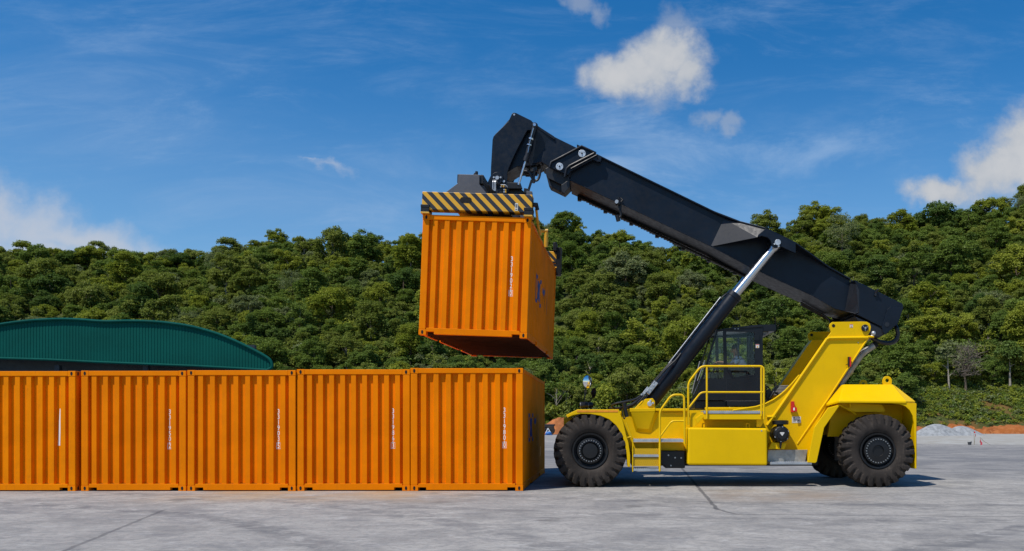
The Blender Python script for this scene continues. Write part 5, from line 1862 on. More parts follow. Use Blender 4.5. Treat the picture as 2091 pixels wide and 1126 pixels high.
# slanted cheek plates and bracket carrying the piston heads
for sg in (0, 1):
    my = (lambda Y: Y) if sg == 0 else (lambda Y: YF - Y)
    A = P(1478, 447, BN - 0.004); B = P(1451, 504, BN - 0.004); C_ = P(1546, 485, 19.12); D = P(1562, 469, 19.12)
    b = MB()
    q4 = [A, B, C_, D]; th = [(p[0], p[1] + 0.03, p[2]) for p in q4]
    vs = [(p[0], my(p[1]), p[2]) for p in q4 + th]
    b.add(vs, [(0, 1, 2, 3), (7, 6, 5, 4), (0, 4, 5, 1), (1, 5, 6, 2), (2, 6, 7, 3), (3, 7, 4, 0)])
    part(b, 'cheek_plate', M['navy_light'], boom, 0.003)  # paler colour carries the sky light on this slanted face
    b = MB()
    pw = XZ([(1547, 484), (1549, 479), (1563, 467.5), (1625, 497.5), (1625, 517.5), (1612, 512), (1597, 504.5), (1590, 504.5), (1585, 507), (1577, 503), (1573.5, 491), (1567, 485), (1556, 482)], 19.08)
    y0, y1 = (19.08, 19.14) if sg == 0 else (YF - 19.14, YF - 19.08)
    b.prism(pw, y0, y1)
    pw2 = XZ([(1573, 491), (1580, 482), (1600, 486), (1606, 505), (1585, 507)], 19.08)
    y2, y3 = (19.46, 19.52) if sg == 0 else (YF - 19.52, YF - 19.46)
    b.prism(pw2, y2, y3)
    br = part(b, 'cylinder_bracket', M['navy'], boom, 0.008)
    x, _, z = P(1588, 495.5, 19.08)
    b = MB()
    ya, yb = (19.05, 19.52) if sg == 0 else (YF - 19.52, YF - 19.05)
    b.cyl((x, ya, z), (x, yb, z), 0.068, 24)
    for dx, dz in ((-0.075, -0.04), (0.02, -0.09)):
        b.cyl((x + dx, ya + 0.005, z + dz), (x + dx, ya + 0.06, z + dz), 0.022, 10)
    part(b, 'pin', M['pin'], br, 0.004)
    # stiffening rib from the bracket back to the face
    A = P(1625, 517, 19.12); B = P(1659, 605, BN - 0.004); C_ = P(1640, 540, BN - 0.004)
    b = MB(); vs = [(p[0], my(p[1]), p[2]) for p in (A, B, P(1640, 520, BN - 0.004), P(1625, 498, 19.12))]
    vs += [(p[0] + 0.025, p[1], p[2]) for p in vs]
    b.add(vs, [(0, 1, 2, 3), (7, 6, 5, 4), (0, 4, 5, 1), (1, 5, 6, 2), (2, 6, 7, 3), (3, 7, 4, 0)])
# rear heel, wider than the boom
RN = 19.2
b = MB()
heel = [(1744, 571.5), (1843.5, 621), (1845, 626), (1835, 657), (1801, 668.5), (1748, 642), (1754, 640), (1754, 592)]
b.pprism(heel, RN, mirror(RN), RN)
hl = part(b, 'boom_heel', M['navy'], boom, 0.015)
for sg in (0, 1):
    my = (lambda Y: Y) if sg == 0 else (lambda Y: YF - Y)
    b = MB()
    q4 = [P(1737, 571, BN - 0.003), P(1725, 636, BN - 0.003), P(1746, 641, RN), P(1754, 638, RN), P(1754, 592, RN), P(1748, 580, RN)]
    th = [(p[0] + 0.02, p[1] + 0.02, p[2]) for p in q4]
    vs = [(p[0], my(p[1]), p[2]) for p in q4 + th]
    b.add(vs, [(0, 1, 2, 3, 4, 5), (11, 10, 9, 8, 7, 6)] + [(i, (i + 1) % 6, (i + 1) % 6 + 6, i + 6) for i in range(6)])
    part(b, 'heel_gusset', M['navy_light'], boom, 0.003)
b = MB()
b.pprism([(1812, 632), (1818, 627), (1845, 628), (1834, 660), (1808, 684), (1803, 679), (1801, 668.5)], RN - 0.03, RN - 0.002)
part(b, 'end_plate', M['navy'], hl, 0.008)
b = MB(); b.prism(XZ([(1812, 632), (1818, 627), (1845, 628), (1834, 660), (1808, 684), (1803, 679), (1801, 668.5)], RN - 0.03), mirror(RN), mirror(RN) + 0.03)
part(b, 'end_plate', M['navy'], hl, 0.008)
b = MB(); x, y, z = P(1811, 663, RN - 0.03); b.cyl((x, y - 0.01, z), (x, y + 0.02, z), 0.055, 20); part(b, 'end_plug', M['navy_light'], hl, 0)
b = MB(); b.pprism([(1745, 645), (1801, 668.5), (1808, 683), (1795, 690), (1782, 689), (1768, 680), (1756, 664)], RN + 0.03, mirror(RN) - 0.03, RN + 0.03); part(b, 'pivot_lug', M['navy_light'], hl, 0.03)
b = MB(); b.tube([P(1788, 599, RN - 0.02), P(1793, 591, RN - 0.1)], [0.03, 0.02], 8); b.pprism([(1786, 603), (1789, 594), (1793, 592), (1789, 606)], RN - 0.05, RN - 0.002); part(b, 'heel_lug', M['navy_light'], hl, 0.004)
b = MB(); x, y, z = P(1783.5, 681, RN - 0.12); b.sphere((x, y, z), 0.055, 0.055, 0.055); b.tube([(x, y, z - 0.04), (x - 0.06, y + 0.02, z - 0.08)], 0.03, 8); part(b, 'round_lamp', M['steel'], rs, 0)
b = MB()
hose([P(1780, 690, RN + .2), P(1795, 698, RN + .2), P(1812, 701, RN + .2), P(1826, 697, RN + .2), P(1833, 685, RN + .2), P(1831, 670, RN + .2), P(1827, 664, RN + .3)], 0.05)
hose([P(1782, 694, RN + .35), P(1797, 700, RN + .35), P(1812, 703, RN + .35), P(1828, 699, RN + .35), P(1835, 684, RN + .35), P(1832, 668, RN + .4)], 0.03)
part(b, 'boom_hose', M['hose'], boom, 0)
b = MB()
b.tube([P(1772, 688, YM - 0.02), P(1784, 688, YM - 0.02)], 0.03, 6)
part(b, 'hose_bracket', M['yellow'], mast, 0)

# telescopic section, collar
IN, IF_ = 19.70, 20.60
b = MB(); b.prism(XZ([(1120, 274), (1133, 280), (1200, 313), (1180, 372), (1123, 342), (1105, 331)], IN), IN, IF_)
inner_boom = part(b, 'inner_boom', M['navy'], rs, 0.012)
b = MB()
cp = [(1122, 342), (1125, 332), (1187, 299.5), (1229, 319.5), (1226.5, 331), (1219, 330.5), (1211, 326), (1166, 350), (1160, 358)]
b.pprism(cp, 19.42, 19.50)
b2_ = MB(); b2_.prism(XZ(cp, 19.42), YF - 19.5, YF - 19.42); part(b2_, 'collar_plate', M['navy'], boom, 0.008)
col = part(b, 'collar_plate', M['navy'], boom, 0.008)
b = MB()
b.tube([P(1122, 343, 19.40), P(1125.5, 331.5, 19.40), P(1187.5, 299, 19.40), P(1217, 313, 19.40)], 0.028, 8)
b.tube([P(1213, 313.5, 19.40), P(1163, 339, 19.40), P(1157, 345, 19.40), P(1153, 362, 19.40)], 0.028, 8)
b.tube([P(1219, 317, 19.40), P(1166, 345, 19.40)], 0.02, 8)
part(b, 'collar_rib', M['navy'], col, 0)
for px, py in ((1188.5, 314.5), (1142.7, 341)):
    b = MB(); x, y, z = P(px, py, 19.42); b.cyl((x, y - 0.03, z), (x, y + 0.03, z), 7.6 / F * 19.42, 26)
    for a in (0.6, 2.7, 4.8):
        b.cyl((x + 0.055 * math.cos(a), y - 0.038, z + 0.055 * math.sin(a)), (x + 0.055 * math.cos(a), y - 0.028, z + 0.055 * math.sin(a)), 0.008, 8, mat=1)
    b.cyl((x, y - 0.045, z), (x, y - 0.03, z), 0.02, 10, mat=1)
    part(b, 'wear_pad_cap', [M['pin'], M['black']], col, 0.004)
x, y, z = P(1221, 324, 19.42)
b = MB(); b.cyl((x, y - 0.004, z), (x, y + 0.01, z), 0.022, 14); part(b, 'collar_hole', M['blackhole'], col, 0)
# hanging nose box under the collar
b = MB()
b.pprism([(1114, 344), (1124, 340), (1162, 357), (1163, 366), (1150, 379), (1119, 364), (1115, 356)], 19.55, 20.6, 19.55)
b.pprism([(1115, 357), (1120, 364.5), (1127, 381), (1122, 381.5)], 19.5, 19.62)
b.pprism([(1146, 378), (1163, 366.5), (1163, 382), (1152, 395.5), (1147, 392)], 19.48, 19.62, 19.48)
b.pprism([(1119, 364.5), (1150, 379.5), (1152, 395), (1124, 381)], 19.66, 19.74, 19.66)
part(b, 'nose_box', M['navy_light'], boom, 0.008)
# hose tray along the belly, hanging camera lamp
b = MB()
rr = random.Random(2)
(x0, z0), (x1, z1) = XZ([(1180, 377), (1545, 551)], BN)
for k in range(60):
    t_ = k / 59
    x = x0 + (x1 - x0) * t_; z = z0 + (z1 - z0) * t_
    h_ = 0.05 + (0.05 if k % 9 == 0 else 0) + rr.uniform(0, 0.02)
    L_ = 0.05
    b.prism([(x - L_, z + 0.02), (x + L_, z + 0.02 + (z1 - z0) / 59), (x + L_ * 0.9, z - h_), (x - L_ * 0.9, z - h_ + 0.01)], BF - 0.14, BF - 0.04)
b.tube([(x0, BF - 0.2, z0 - 0.05), (x1, BF - 0.2, z1 - 0.05)], 0.025, 6)
part(b, 'hose_tray', M['black'], boom, 0)
b = MB()
hose([P(1635, 618, BF - .2), P(1660, 632, BF - .2), P(1685, 646, BF - .25), P(1694, 655, BF - .3), P(1697, 668, BF - .3)], 0.022)
hose([P(1635, 622, BF - .1), P(1665, 638, BF - .1), P(1690, 652, BF - .1), P(1715, 662, BF - .1)], 0.03)
part(b, 'belly_hose', M['hose'], boom, 0)
b = MB()
x, y, z = P(1263.5, 414, BN - 0.12)
b.tube([(x - 0.04, y, z + 0.06), (x - 0.02, y, z), (x, y, z - 0.06)], [0.05, 0.075, 0.06], 12)
b.tube([P(1268, 405, BN - .05), P(1272, 409, BN - .1), P(1268, 413, BN - .1)], 0.02, 8)
b.tube([P(1263.5, 403, BN - .1), P(1264, 425, BN - .1)], 0.02, 8)
b.tube(fillet([P(1268, 415, BN - .1), P(1266, 430, BN - .1), P(1269, 440, BN - .1), P(1263, 447, BN - .1)], 0.1), 0.03, 8)
b.tube([P(1260, 440, BN - .1), P(1263, 452, BN - .1)], 0.05, 10)
wl = part(b, 'boom_lamp', M['black'], boom, 0)
b = MB(); b.cyl(P(1259, 412, BN - 0.19), P(1260.5, 412.5, BN - 0.16), 0.045, 14); part(b, 'lamp_glass', M['steel'], wl, 0)

# --- boom head
HN = 19.60
cheek = [(1048.4, 230), (1054, 231), (1062, 235), (1084.5, 246), (1091.5, 254), (1092, 262), (1084, 266), (1077, 266.5), (1072, 275), (1060, 298), (1050, 318), (1039, 343), (1036.3, 352), (1034.5, 366), (1036, 370), (1041, 371.6),
         (1060, 373), (1063, 376), (1066.5, 386), (1040, 386), (1036, 400), (1000, 398), (994, 376), (1002, 358.7), (1002.4, 342), (1005.6, 286), (1007.5, 279), (1011.5, 274), (1038, 248), (1040, 244), (1045, 233)]
b = MB()
b.pprism(cheek, HN, HN + 0.06)
b.prism(XZ(cheek, HN), mirror(HN) - 0.06, mirror(HN))
head = part(b, 'boom_head', M['navy'], rs, 0.010)
b = MB()
b.prism(XZ([(1012, 276), (1047, 236), (1062, 238), (1085, 249), (1132, 279), (1118, 305), (1106, 330), (1090, 338), (1056, 340), (1040, 350), (1030, 356), (1010, 340)], IN + 0.05), IN + 0.05, IF_ - 0.05)
b.prism(XZ([(1062, 235.3), (1085, 246.3), (1133, 279.5), (1132, 284), (1083, 251), (1060, 239)], HN), HN + 0.061, mirror(HN) - 0.061)
# slanting web from the extension out to the cheek
A, B, C_, D = P(1131, 280, IN), P(1105.6, 331, IN), P(1086, 335, HN + .12), P(1092, 258, HN + 0.06)
vs = [A, B, C_, D] + [(p[0], p[1] + 0.03, p[2]) for p in (A, B, C_, D)]
b.add(vs, [(0, 1, 2, 3), (7, 6, 5, 4), (0, 4, 5, 1), (1, 5, 6, 2), (2, 6, 7, 3), (3, 7, 4, 0)])
part(b, 'head_web', M['navy'], head, 0.006)
b = MB(); x, y, z = P(1050, 234.5, HN - 0.002); b.cyl((x, y - 0.002, z), (x, y + 0.01, z), 0.022, 14); part(b, 'lifting_hole', M['steel'], head, 0)
b = MB(); x, y, z = P(1016, 365, HN); b.cyl((x, y - 0.05, z), (x, mirror(HN) + 0.05, z), 0.145, 32)
pv = part(b, 'pivot_pin', M['navy'], head, 0.01)
b = MB(); b.cyl((x, y - 0.075, z), (x, y - 0.05, z), 0.045, 14)
for a in (0.0, math.pi):
    b.cyl((x + 0.08 * math.cos(a), y - 0.07, z + 0.01), (x + 0.08 * math.cos(a), y - 0.05, z + 0.01), 0.022, 10)
part(b, 'pin_bolts', M['steel'], pv, 0)
b = MB()
for px, py in ((1058.3, 378.3), (1029, 371), (1055, 400)):
    x, y, z = P(px, py, HN); b.cyl((x, y - 0.03, z), (x, y + 0.02, z), 0.028, 12)
part(b, 'bolt', M['pin'], head, 0)
b = MB()
A, B, C_ = P(1092, 257, HN - 0.04), P(1076, 320, HN - 0.04), P(1058.5, 378, HN - 0.04)
b.tube([A, ((A[0] + B[0]) / 2, A[1], (A[2] + B[2]) / 2), B], 0.055, 14)
b.sphere(A, 0.075, 0.06, 0.075)
b.tube([B, tuple(Vector(B) + (Vector(C_) - Vector(B)).normalized() * 0.12)], 0.066, 14)
td = part(b, 'tilt_damper', M['navy_light'], head, 0)
b = MB(); b.tube([B, C_], 0.028, 12); b.tube([P(1089, 262, HN - .1), P(1083, 285, HN - .1), P(1078, 312, HN - .1)], 0.009, 6); b.cyl((A[0], A[1] - 0.075, A[2]), (A[0], A[1] - 0.05, A[2]), 0.035, 12); b.tube([P(1085, 283, HN - 0.05), P(1084, 286, HN - 0.05)], 0.065, 12); b.tube([P(1081, 296, HN - 0.05), P(1080.5, 298, HN - 0.05)], 0.065, 12)
part(b, 'damper_rod', M['chrome'], td, 0)
b = MB()
hose([P(1068, 350, IN), P(1080, 352, IN), P(1086, 362, IN), P(1089, 368, IN), P(1090, 374, IN)], 0.035)
hose([P(1092, 350, IN), P(1090, 366, IN), P(1096, 369, IN), P(1101, 362, IN), P(1104, 346, IN)], 0.03)
hose([P(1086, 368, IN), P(1082, 380, IN), P(1079, 390, IN)], 0.028)
hose([P(1082, 280, HN - .02), P(1080, 312, HN - .03), P(1079, 330, HN), P(1086, 345, IN)], 0.012)
for k in range(26):
    pc = P(1066 + rr.uniform(0, 36), 341 + rr.uniform(0, 16) * (1 if k % 2 else 0.5), IN + rr.uniform(0, 0.4))
    b.box(pc[0] - 0.05, pc[0] + 0.05, pc[1], pc[1] + 0.08, pc[2] - 0.04, pc[2] + 0.04)
part(b, 'head_hose', M['hose'], head, 0)

# ------------------------------------------------------------------ spreader
sp = MB()
ZB = CH + 0.09
HWS = 1.185
def hx(mb_): return mb_.xform(HM)
sp.box(-0.52, 0.10, 0.16, CLN - 0.12, ZB + 0.06, ZB + 0.62)
sp.box(0.25, 0.70, 0.16, CLN - 0.12, ZB + 0.02, ZB + 0.36)
sp.box(-0.60, 0.9, 1.5, 4.4, ZB + 0.03, ZB + 0.40)
spreader = part(hx(sp), 'spreader', M['spreadgrey'], rs, 0.02)
def end_beam(y0, y1):
    b = MB()
    b.prism([(-HWS, ZB + 0.02), (-HWS + 0.12, ZB), (HWS - 0.12, ZB), (HWS, ZB + 0.02), (HWS, ZB + 0.385), (-HWS, ZB + 0.385)], y0, y1)
    o_ = part(hx(b), 'end_beam', M['hazard'], spreader, 0.012)
    # stripe pattern follows the tilted beam
    return o_
eb1 = end_beam(-0.06, 0.20)
eb2 = end_beam(CLN - 0.20, CLN + 0.06)
b = MB()
ov = [(-0.24 + 0.065 * (1 if math.cos(a) > 0 else -1) + 0.062 * math.cos(a), ZB + 0.225 + 0.062 * math.sin(a)) for a in [2 * math.pi * (k + 0.5) / 20 for k in range(20)]]
b.prism(ov, -0.064, -0.05); part(hx(b), 'lamp_slot', M['blackhole'], eb1, 0)
b = MB(); b.box(0.82, 0.885, -0.066, -0.055, ZB + 0.03, ZB + 0.19)
st_ = part(hx(b), 'notice_plate', M['sticker'], eb1, 0)
b = MB()
for z_ in (0.16, 0.135, 0.11, 0.065):
    b.box(0.83, 0.872, -0.068, -0.066, ZB + z_ - 0.012, ZB + z_ + 0.004)
part(hx(b), 'print', M['black'], st_, 0)
b = MB(); b.prism([(-0.44, ZB + 0.80), (0.02, ZB + 0.80), (0.02, ZB + 0.60), (0.20, ZB + 0.386), (-0.72, ZB + 0.386), (-0.45, ZB + 0.60)], 0.02, 0.06)
part(hx(b), 'beam_end_plate', M['spreadgrey'], eb1, 0.006)
b = MB(); b.box(-0.47, 0.10, 0.061, 1.4, ZB + 0.62, ZB + 0.81); part(hx(b), 'beam_cover', M['black'], spreader, 0.01)
b = MB(); b.tube([(-0.13, 0.4, ZB + 0.8), (-0.12, 0.4, ZB + 0.98)], [0.05, 0.03], 10); b.tube([(0.0, 0.4, ZB + 0.8), (0.0, 0.4, ZB + 0.9)], 0.04, 10); b.tube([(-0.25, 0.4, ZB + 0.81), (-0.16, 0.4, ZB + 0.94), (-0.1, 0.4, ZB + 0.97)], 0.012, 6)
part(hx(b), 'beam_fitting', M['black'], spreader, 0)
for yy_, yb0, yb1 in ((0, -0.02, 0.20), (1, CLN - 0.20, CLN + 0.02)):
    for sx in (-1, 1):
        b = MB()
        x0, x1 = (-HWS - 0.012, -HWS + 0.165) if sx < 0 else (HWS - 0.165, HWS + 0.012)
        y0_, y1_ = (yb0 - 0.07, yb1) if yy_ == 0 else (yb0, yb1 + 0.07)
        b.box(x0, x1, y0_, y1_, CH + 0.036, CH + 0.13)
        b.box(x0 - 0.004, x1 + 0.004, y0_ - 0.006, y1_ + 0.006, CH + 0.13, CH + 0.19)
        b.cyl(((x0 + x1) / 2, (y0_ + y1_) / 2 + 0.03, CH - 0.05), ((x0 + x1) / 2, (y0_ + y1_) / 2 + 0.03, CH + 0.04), 0.04, 12)
        tl_ = part(hx(b), 'twistlock', M['black'], spreader, 0.006)
        b = MB(); b.box(x0 - 0.003, x1 + 0.003, y0_ - 0.005, y1_ + 0.005, CH + 0.003, CH + 0.034); part(hx(b), 'twistlock_plate', M['brass'], tl_, 0.003)
b = MB()
b.box(HWS - 0.10, HWS + 0.0, CLN - 0.3, CLN + 0.02, ZB + 0.386, ZB + 0.62); b.box(HWS + 0.0, HWS + 0.14, CLN - 0.2, CLN - 0.05, ZB - 0.3, ZB + 0.5)
b.tube([(HWS + 0.06, 0.1, ZB + 0.25), (HWS + 0.10, 0.12, ZB + 0.10)], 0.04, 10); b.box(HWS + 0.0, HWS + 0.09, 0.02, 0.12, ZB + 0.16, ZB + 0.24)
part(hx(b), 'side_guide', M['black'], spreader, 0.01)
b = MB(); b.tube([(HWS + 0.07, 0.12, ZB + 0.12), (HWS + 0.07, 0.6, ZB - 0.12), (HWS + 0.07, 1.1, ZB - 0.20)], 0.028, 8); b.tube([(HWS + 0.08, 2.2, ZB + 0.1), (HWS + 0.08, 2.25, ZB - 0.25)], 0.05, 10); b.tube([(HWS - 0.1, 2.2, ZB + 0.12), (HWS + 0.12, 2.2, ZB + 0.14)], 0.04, 8)
part(hx(b), 'yellow_guide_rod', M['brass'], spreader, 0)
# rotator, valves and pipes between head and spreader
b = MB()
b.pprism([(1001, 382), (1040, 380), (1064, 386), (1070, 392), (1070, 402), (1000, 402)], HN + 0.08, mirror(HN) - 0.08, HN + 0.08)
b.pprism([(986, 379), (1000, 381), (1003, 402), (984, 402)], HN - 0.1, mirror(HN) - 0.3, HN - 0.1)
b.pprism([(1021, 383), (1034, 381), (1035, 401), (1020, 401)], HN - 0.12, HN - 0.02)
b.pprism([(1003, 390), (1012, 386), (1018, 390), (1018, 401), (1003, 401)], HN - 0.16, HN - 0.05)
b.pprism([(1070, 384), (1081, 386), (1081, 396), (1069, 394)], HN - 0.05, HN + 0.3)
b.prism([p for p in XZ([(1036, 373.5), (1063, 374.5), (1067, 386), (1037, 386)], HN - 0.03)], HN - 0.05, HN - 0.004)
ro = part(b, 'rotator', M['black'], spreader, 0.008)
b = MB(); b.pprism([(1075, 390), (1086.5, 391), (1086, 401.5), (1075, 401.5)], HY + 0.05, HY + 0.2); part(b, 'sensor_box', M['spreadgrey'], spreader, 0.006)
b = MB()
yv = HN - 0.15
for a_, c_ in ((1006.5, 1.0), (1009.5, 1.2), (1012, 0.9)):
    b.tube(fillet([P(a_ + 1, 368, yv + .05), P(a_, 371, yv), P(a_, 391, yv)], 0.04), 0.012, 6)
b.tube(fillet([P(1016, 376, yv), P(1024, 378, yv), P(1034, 378.5, yv), P(1036, 383, yv)], 0.05), 0.010, 6)
for px, py in ((1029.5, 388), (1029.5, 392.5), (1023, 382), (1007, 389), (1010, 389)):
    x, y, z = P(px, py, yv); b.cyl((x, y - 0.02, z), (x, y + 0.05, z), 0.018, 8)
part(b, 'rotator_pipe', M['steel'], ro, 0)
b = MB()
for px, py in ((1032.5, 388.5), (1032.5, 392.5), (1024, 381), (1028.5, 381), (1018, 398)):
    x, y, z = P(px, py, yv); b.cyl((x, y - 0.02, z), (x, y + 0.05, z), 0.018, 8)
part(b, 'rotator_fitting', M['brass'], ro, 0)
b = MB()
hose([P(993, 385, yv), P(1000, 383, yv - .05), P(1006, 389, yv - .05), P(1012, 394, yv)], 0.016)
hose([P(1014, 368, yv), P(1016, 374, yv - .03), P(1022, 378, yv), P(1024, 384, yv)], 0.014)
hose([P(1018, 401, yv), P(1020, 394, yv - .06), P(1025, 396, yv - .05), P(1026, 402, yv)], 0.016)
part(b, 'rotator_hose', M['hose'], ro, 0)

# ------------------------------------------------------------------ cab
C0, C1 = 19.42, 20.88
def side_frame(mb_, y0, y1):
    for poly in ([(1424, 817.5), (1432, 773.5), (1478.5, 773), (1498, 771.2), (1541.5, 764.8), (1557.6, 763), (1557.6, 817.5)],
                 [(1476.5, 676.5), (1483, 677.5), (1485, 752), (1498, 771.2), (1478.5, 773)],
                 [(1540.5, 668.5), (1557.6, 664.5), (1557.6, 763), (1541.5, 764.8)],
                 [(1463, 674.5), (1540.5, 668.5), (1540.5, 678.5), (1483, 677.5), (1476.5, 676.5), (1465.5, 677.8)],
                 [(1432, 773.5), (1463, 674.5), (1465.5, 677.8), (1436.5, 773.4)]):
        mb_.prism(XZ(poly, C0), y0, y1)
b = MB(); side_frame(b, C0, C0 + 0.06)
for poly in ([(1424, 817.5), (1432, 773.5), (1557.6, 773), (1557.6, 817.5)], [(1476.5, 676.5), (1483, 677.5), (1485, 773), (1478.5, 773)], [(1546, 668.5), (1557.6, 664.5), (1557.6, 773), (1546, 773)],
             [(1463, 674.5), (1546, 668.5), (1546, 676), (1465.5, 677.8)], [(1432, 773.5), (1463, 674.5), (1465.5, 677.8), (1436.5, 773.4)]):
    b.prism(XZ(poly, C0), C1 - 0.06, C1)
xb0, xb1 = P(1424, 0, C0)[0], P(1557.6, 0, C0)[0]
zf = P(0, 817.5, C0)[2]
b.box(xb0, xb1, C0 + 0.06, C1 - 0.06, zf, zf + 0.06)
zt_ = P(0, 773.5, C0)[2]
xw = P(1432, 0, C0)[0]
b.prism(XZ([(1424, 817.4), (1432, 773.6), (1433.2, 773.6), (1425.5, 817.4)], C0), C0 + 0.06, C1 - 0.06)
b.box(xb1 - 0.07, xb1, C0 + 0.06, C1 - 0.06, zf + 0.06, zt_ + 0.25)
for y0 in (C0 + 0.06, C1 - 0.2):
    b.box(xb1 - 0.07, xb1, y0, y0 + 0.14, zt_ + 0.25, P(0, 668, C0)[2])
cab = part(b, 'cab', M['cabblack'], rs, 0.006)
b = MB()
b.prism(XZ([(1461, 674.3), (1497, 668.7), (1547, 664), (1557.5, 663.8), (1557.5, 668.4), (1461.5, 676)], C0), C0 - 0.02, C1 + 0.02)
part(b, 'roof', M['cabblack'], cab, 0.012)
b = MB()
b.prism(XZ([(1549, 663.2), (1582, 662.6), (1585, 665), (1585, 674), (1582, 676.5), (1557.8, 676.8), (1557.8, 663.5)], C0), C0 + 0.02, C1 - 0.02)
rh = part(b, 'air_conditioner', M['cabblack'], cab, 0.015)
b = MB()
for k in range(6):
    A = P(1559 + k * 2.2, 677.2 + 0.3 * k, C0 + .1); b.box(A[0], A[0] + 0.012, C0 + 0.1, C1 - 0.1, A[2] - 0.10 + k * 0.016, A[2])
part(b, 'vent_fin', M['dull'], rh, 0)
b = MB(); b.tube(fillet([P(1497, 668.5, C0 + .05), P(1498, 664.5, C0 + .05), P(1510, 664, C0 + .05), P(1511, 667, C0 + .05)], 0.04), 0.016, 8); b.pprism([(1496.5, 668), (1511.5, 667), (1511.5, 673.5), (1496.5, 674)], C0 - 0.028, C0 - 0.002)
rl = part(b, 'roof_lug', M['cabblack'], cab, 0.003)
b = MB()
for px, py in ((1501, 672), (1507.2, 672)):
    x, y, z = P(px, py, C0 - .028); b.cyl((x, y - 0.008, z), (x, y, z), 0.012, 8)
part(b, 'bolt', M['steel'], rl, 0)
# glazing
def pane(px_pts, y0, y1, nm):
    b = MB(); b.prism(XZ(px_pts, C0), y0, y1); return part(b, nm, M['glass'], cab, 0)
pane([(1437, 773), (1466, 678), (1476.3, 677), (1478.2, 772.5)], C0 + 0.02, C0 + 0.028, 'side_window')
pane([(1483.2, 678), (1540.3, 679), (1541.3, 764.5), (1498, 771), (1485.2, 752)], C0 + 0.02, C0 + 0.028, 'door_window')
pane([(1437, 773), (1466, 678), (1476.3, 677), (1478.2, 772.5)], C1 - 0.03, C1 - 0.022, 'side_window')
pane([(1483.2, 678), (1545.8, 677), (1545.8, 772.5), (1485.2, 772.5)], C1 - 0.03, C1 - 0.022, 'door_window')
b = MB(); A, B = P(1433.5, 773.2, C0), P(1463.6, 675.5, C0)
b.add([(A[0], C0 + 0.06, A[2]), (B[0], C0 + 0.06, B[2]), (B[0], C1 - 0.06, B[2]), (A[0], C1 - 0.06, A[2])] + [(A[0] + 0.008, C0 + 0.06, A[2]), (B[0] + 0.008, C0 + 0.06, B[2]), (B[0] + 0.008, C1 - 0.06, B[2]), (A[0] + 0.008, C1 - 0.06, A[2])],
      [(0, 1, 2, 3), (7, 6, 5, 4), (0, 4, 5, 1), (1, 5, 6, 2), (2, 6, 7, 3), (3, 7, 4, 0)])
part(b, 'windscreen', M['glass'], cab, 0)
b = MB(); b.add([(xb1 - 0.04, C0 + 0.2, zt_ + 0.25), (xb1 - 0.04, C1 - 0.2, zt_ + 0.25), (xb1 - 0.04, C1 - 0.2, P(0, 676, C0)[2]), (xb1 - 0.04, C0 + 0.2, P(0, 676, C0)[2])], [(0, 1, 2, 3)])
part(b, 'rear_window', M['glass'], cab, 0)
# sliding window frame in the door, door hardware, wiper, sticker
b = MB()
fx = lambda pts: b.prism(XZ(pts, C0), C0 + 0.03, C0 + 0.045)
fx([(1484, 732), (1541, 732.5), (1541, 734.5), (1484, 734)]); fx([(1485, 687), (1541, 687), (1541, 689.5), (1485, 689.5)])
fx([(1506.5, 689), (1510, 689), (1510, 733), (1506.5, 733)]); fx([(1528.5, 689), (1531, 689), (1531, 733), (1528.5, 733)])
dr = part(b, 'window_frame', M['cabblack'], cab, 0.003)
b = MB(); b.pprism([(1540, 686), (1551, 684), (1551, 695), (1546, 696.5), (1540, 695)], C0 - 0.03, C0 - 0.002)
b.pprism([(1485.5, 755), (1489, 753), (1498, 769), (1494, 771)], C0 - 0.02, C0 - 0.002)
part(b, 'door_hinge', M['cabblack'], cab, 0.003)
b = MB(); b.pprism([(1483, 773.5), (1542, 765.6), (1542, 766.6), (1483, 774.5)], C0 - 0.008, C0 - 0.002); b.pprism([(1483, 775), (1484, 775), (1484, 815), (1483, 815)], C0 - 0.006, C0 - 0.002); b.pprism([(1545.5, 766), (1546.3, 766), (1546.3, 815), (1545.5, 815)], C0 - 0.006, C0 - 0.002)
part(b, 'door_seam', M['navy_light'], cab, 0)
warning(1543.3, 1550.3, 703.3, 711, C0 - 0.002, cab)
b = MB(); b.tube([P(1412.5, 803, C0 + .9), P(1429, 738, C0 + .9)], 0.012, 6); b.tube([P(1416, 806, C0 + .3), P(1432, 770, C0 + .3)], 0.012, 6); b.tube([P(1424, 778, C0 + .7), P(1439, 736, C0 + .7)], 0.009, 6)
part(b, 'wiper', M['steel'], cab, 0)
b = MB(); b.box(P(1484, 0, C0)[0], P(1557, 0, C0)[0], C0 - 0.06, C0 + 0.5, P(0, 830, C0)[2], P(0, 819.5, C0)[2]); b.box(P(1420, 0, C0)[0], P(1490, 0, C0)[0], C0 + 0.1, C1 - 0.1, P(0, 835, C0)[2], P(0, 819, C0)[2])
part(b, 'cab_base', M['cabblack'], cab, 0.01)
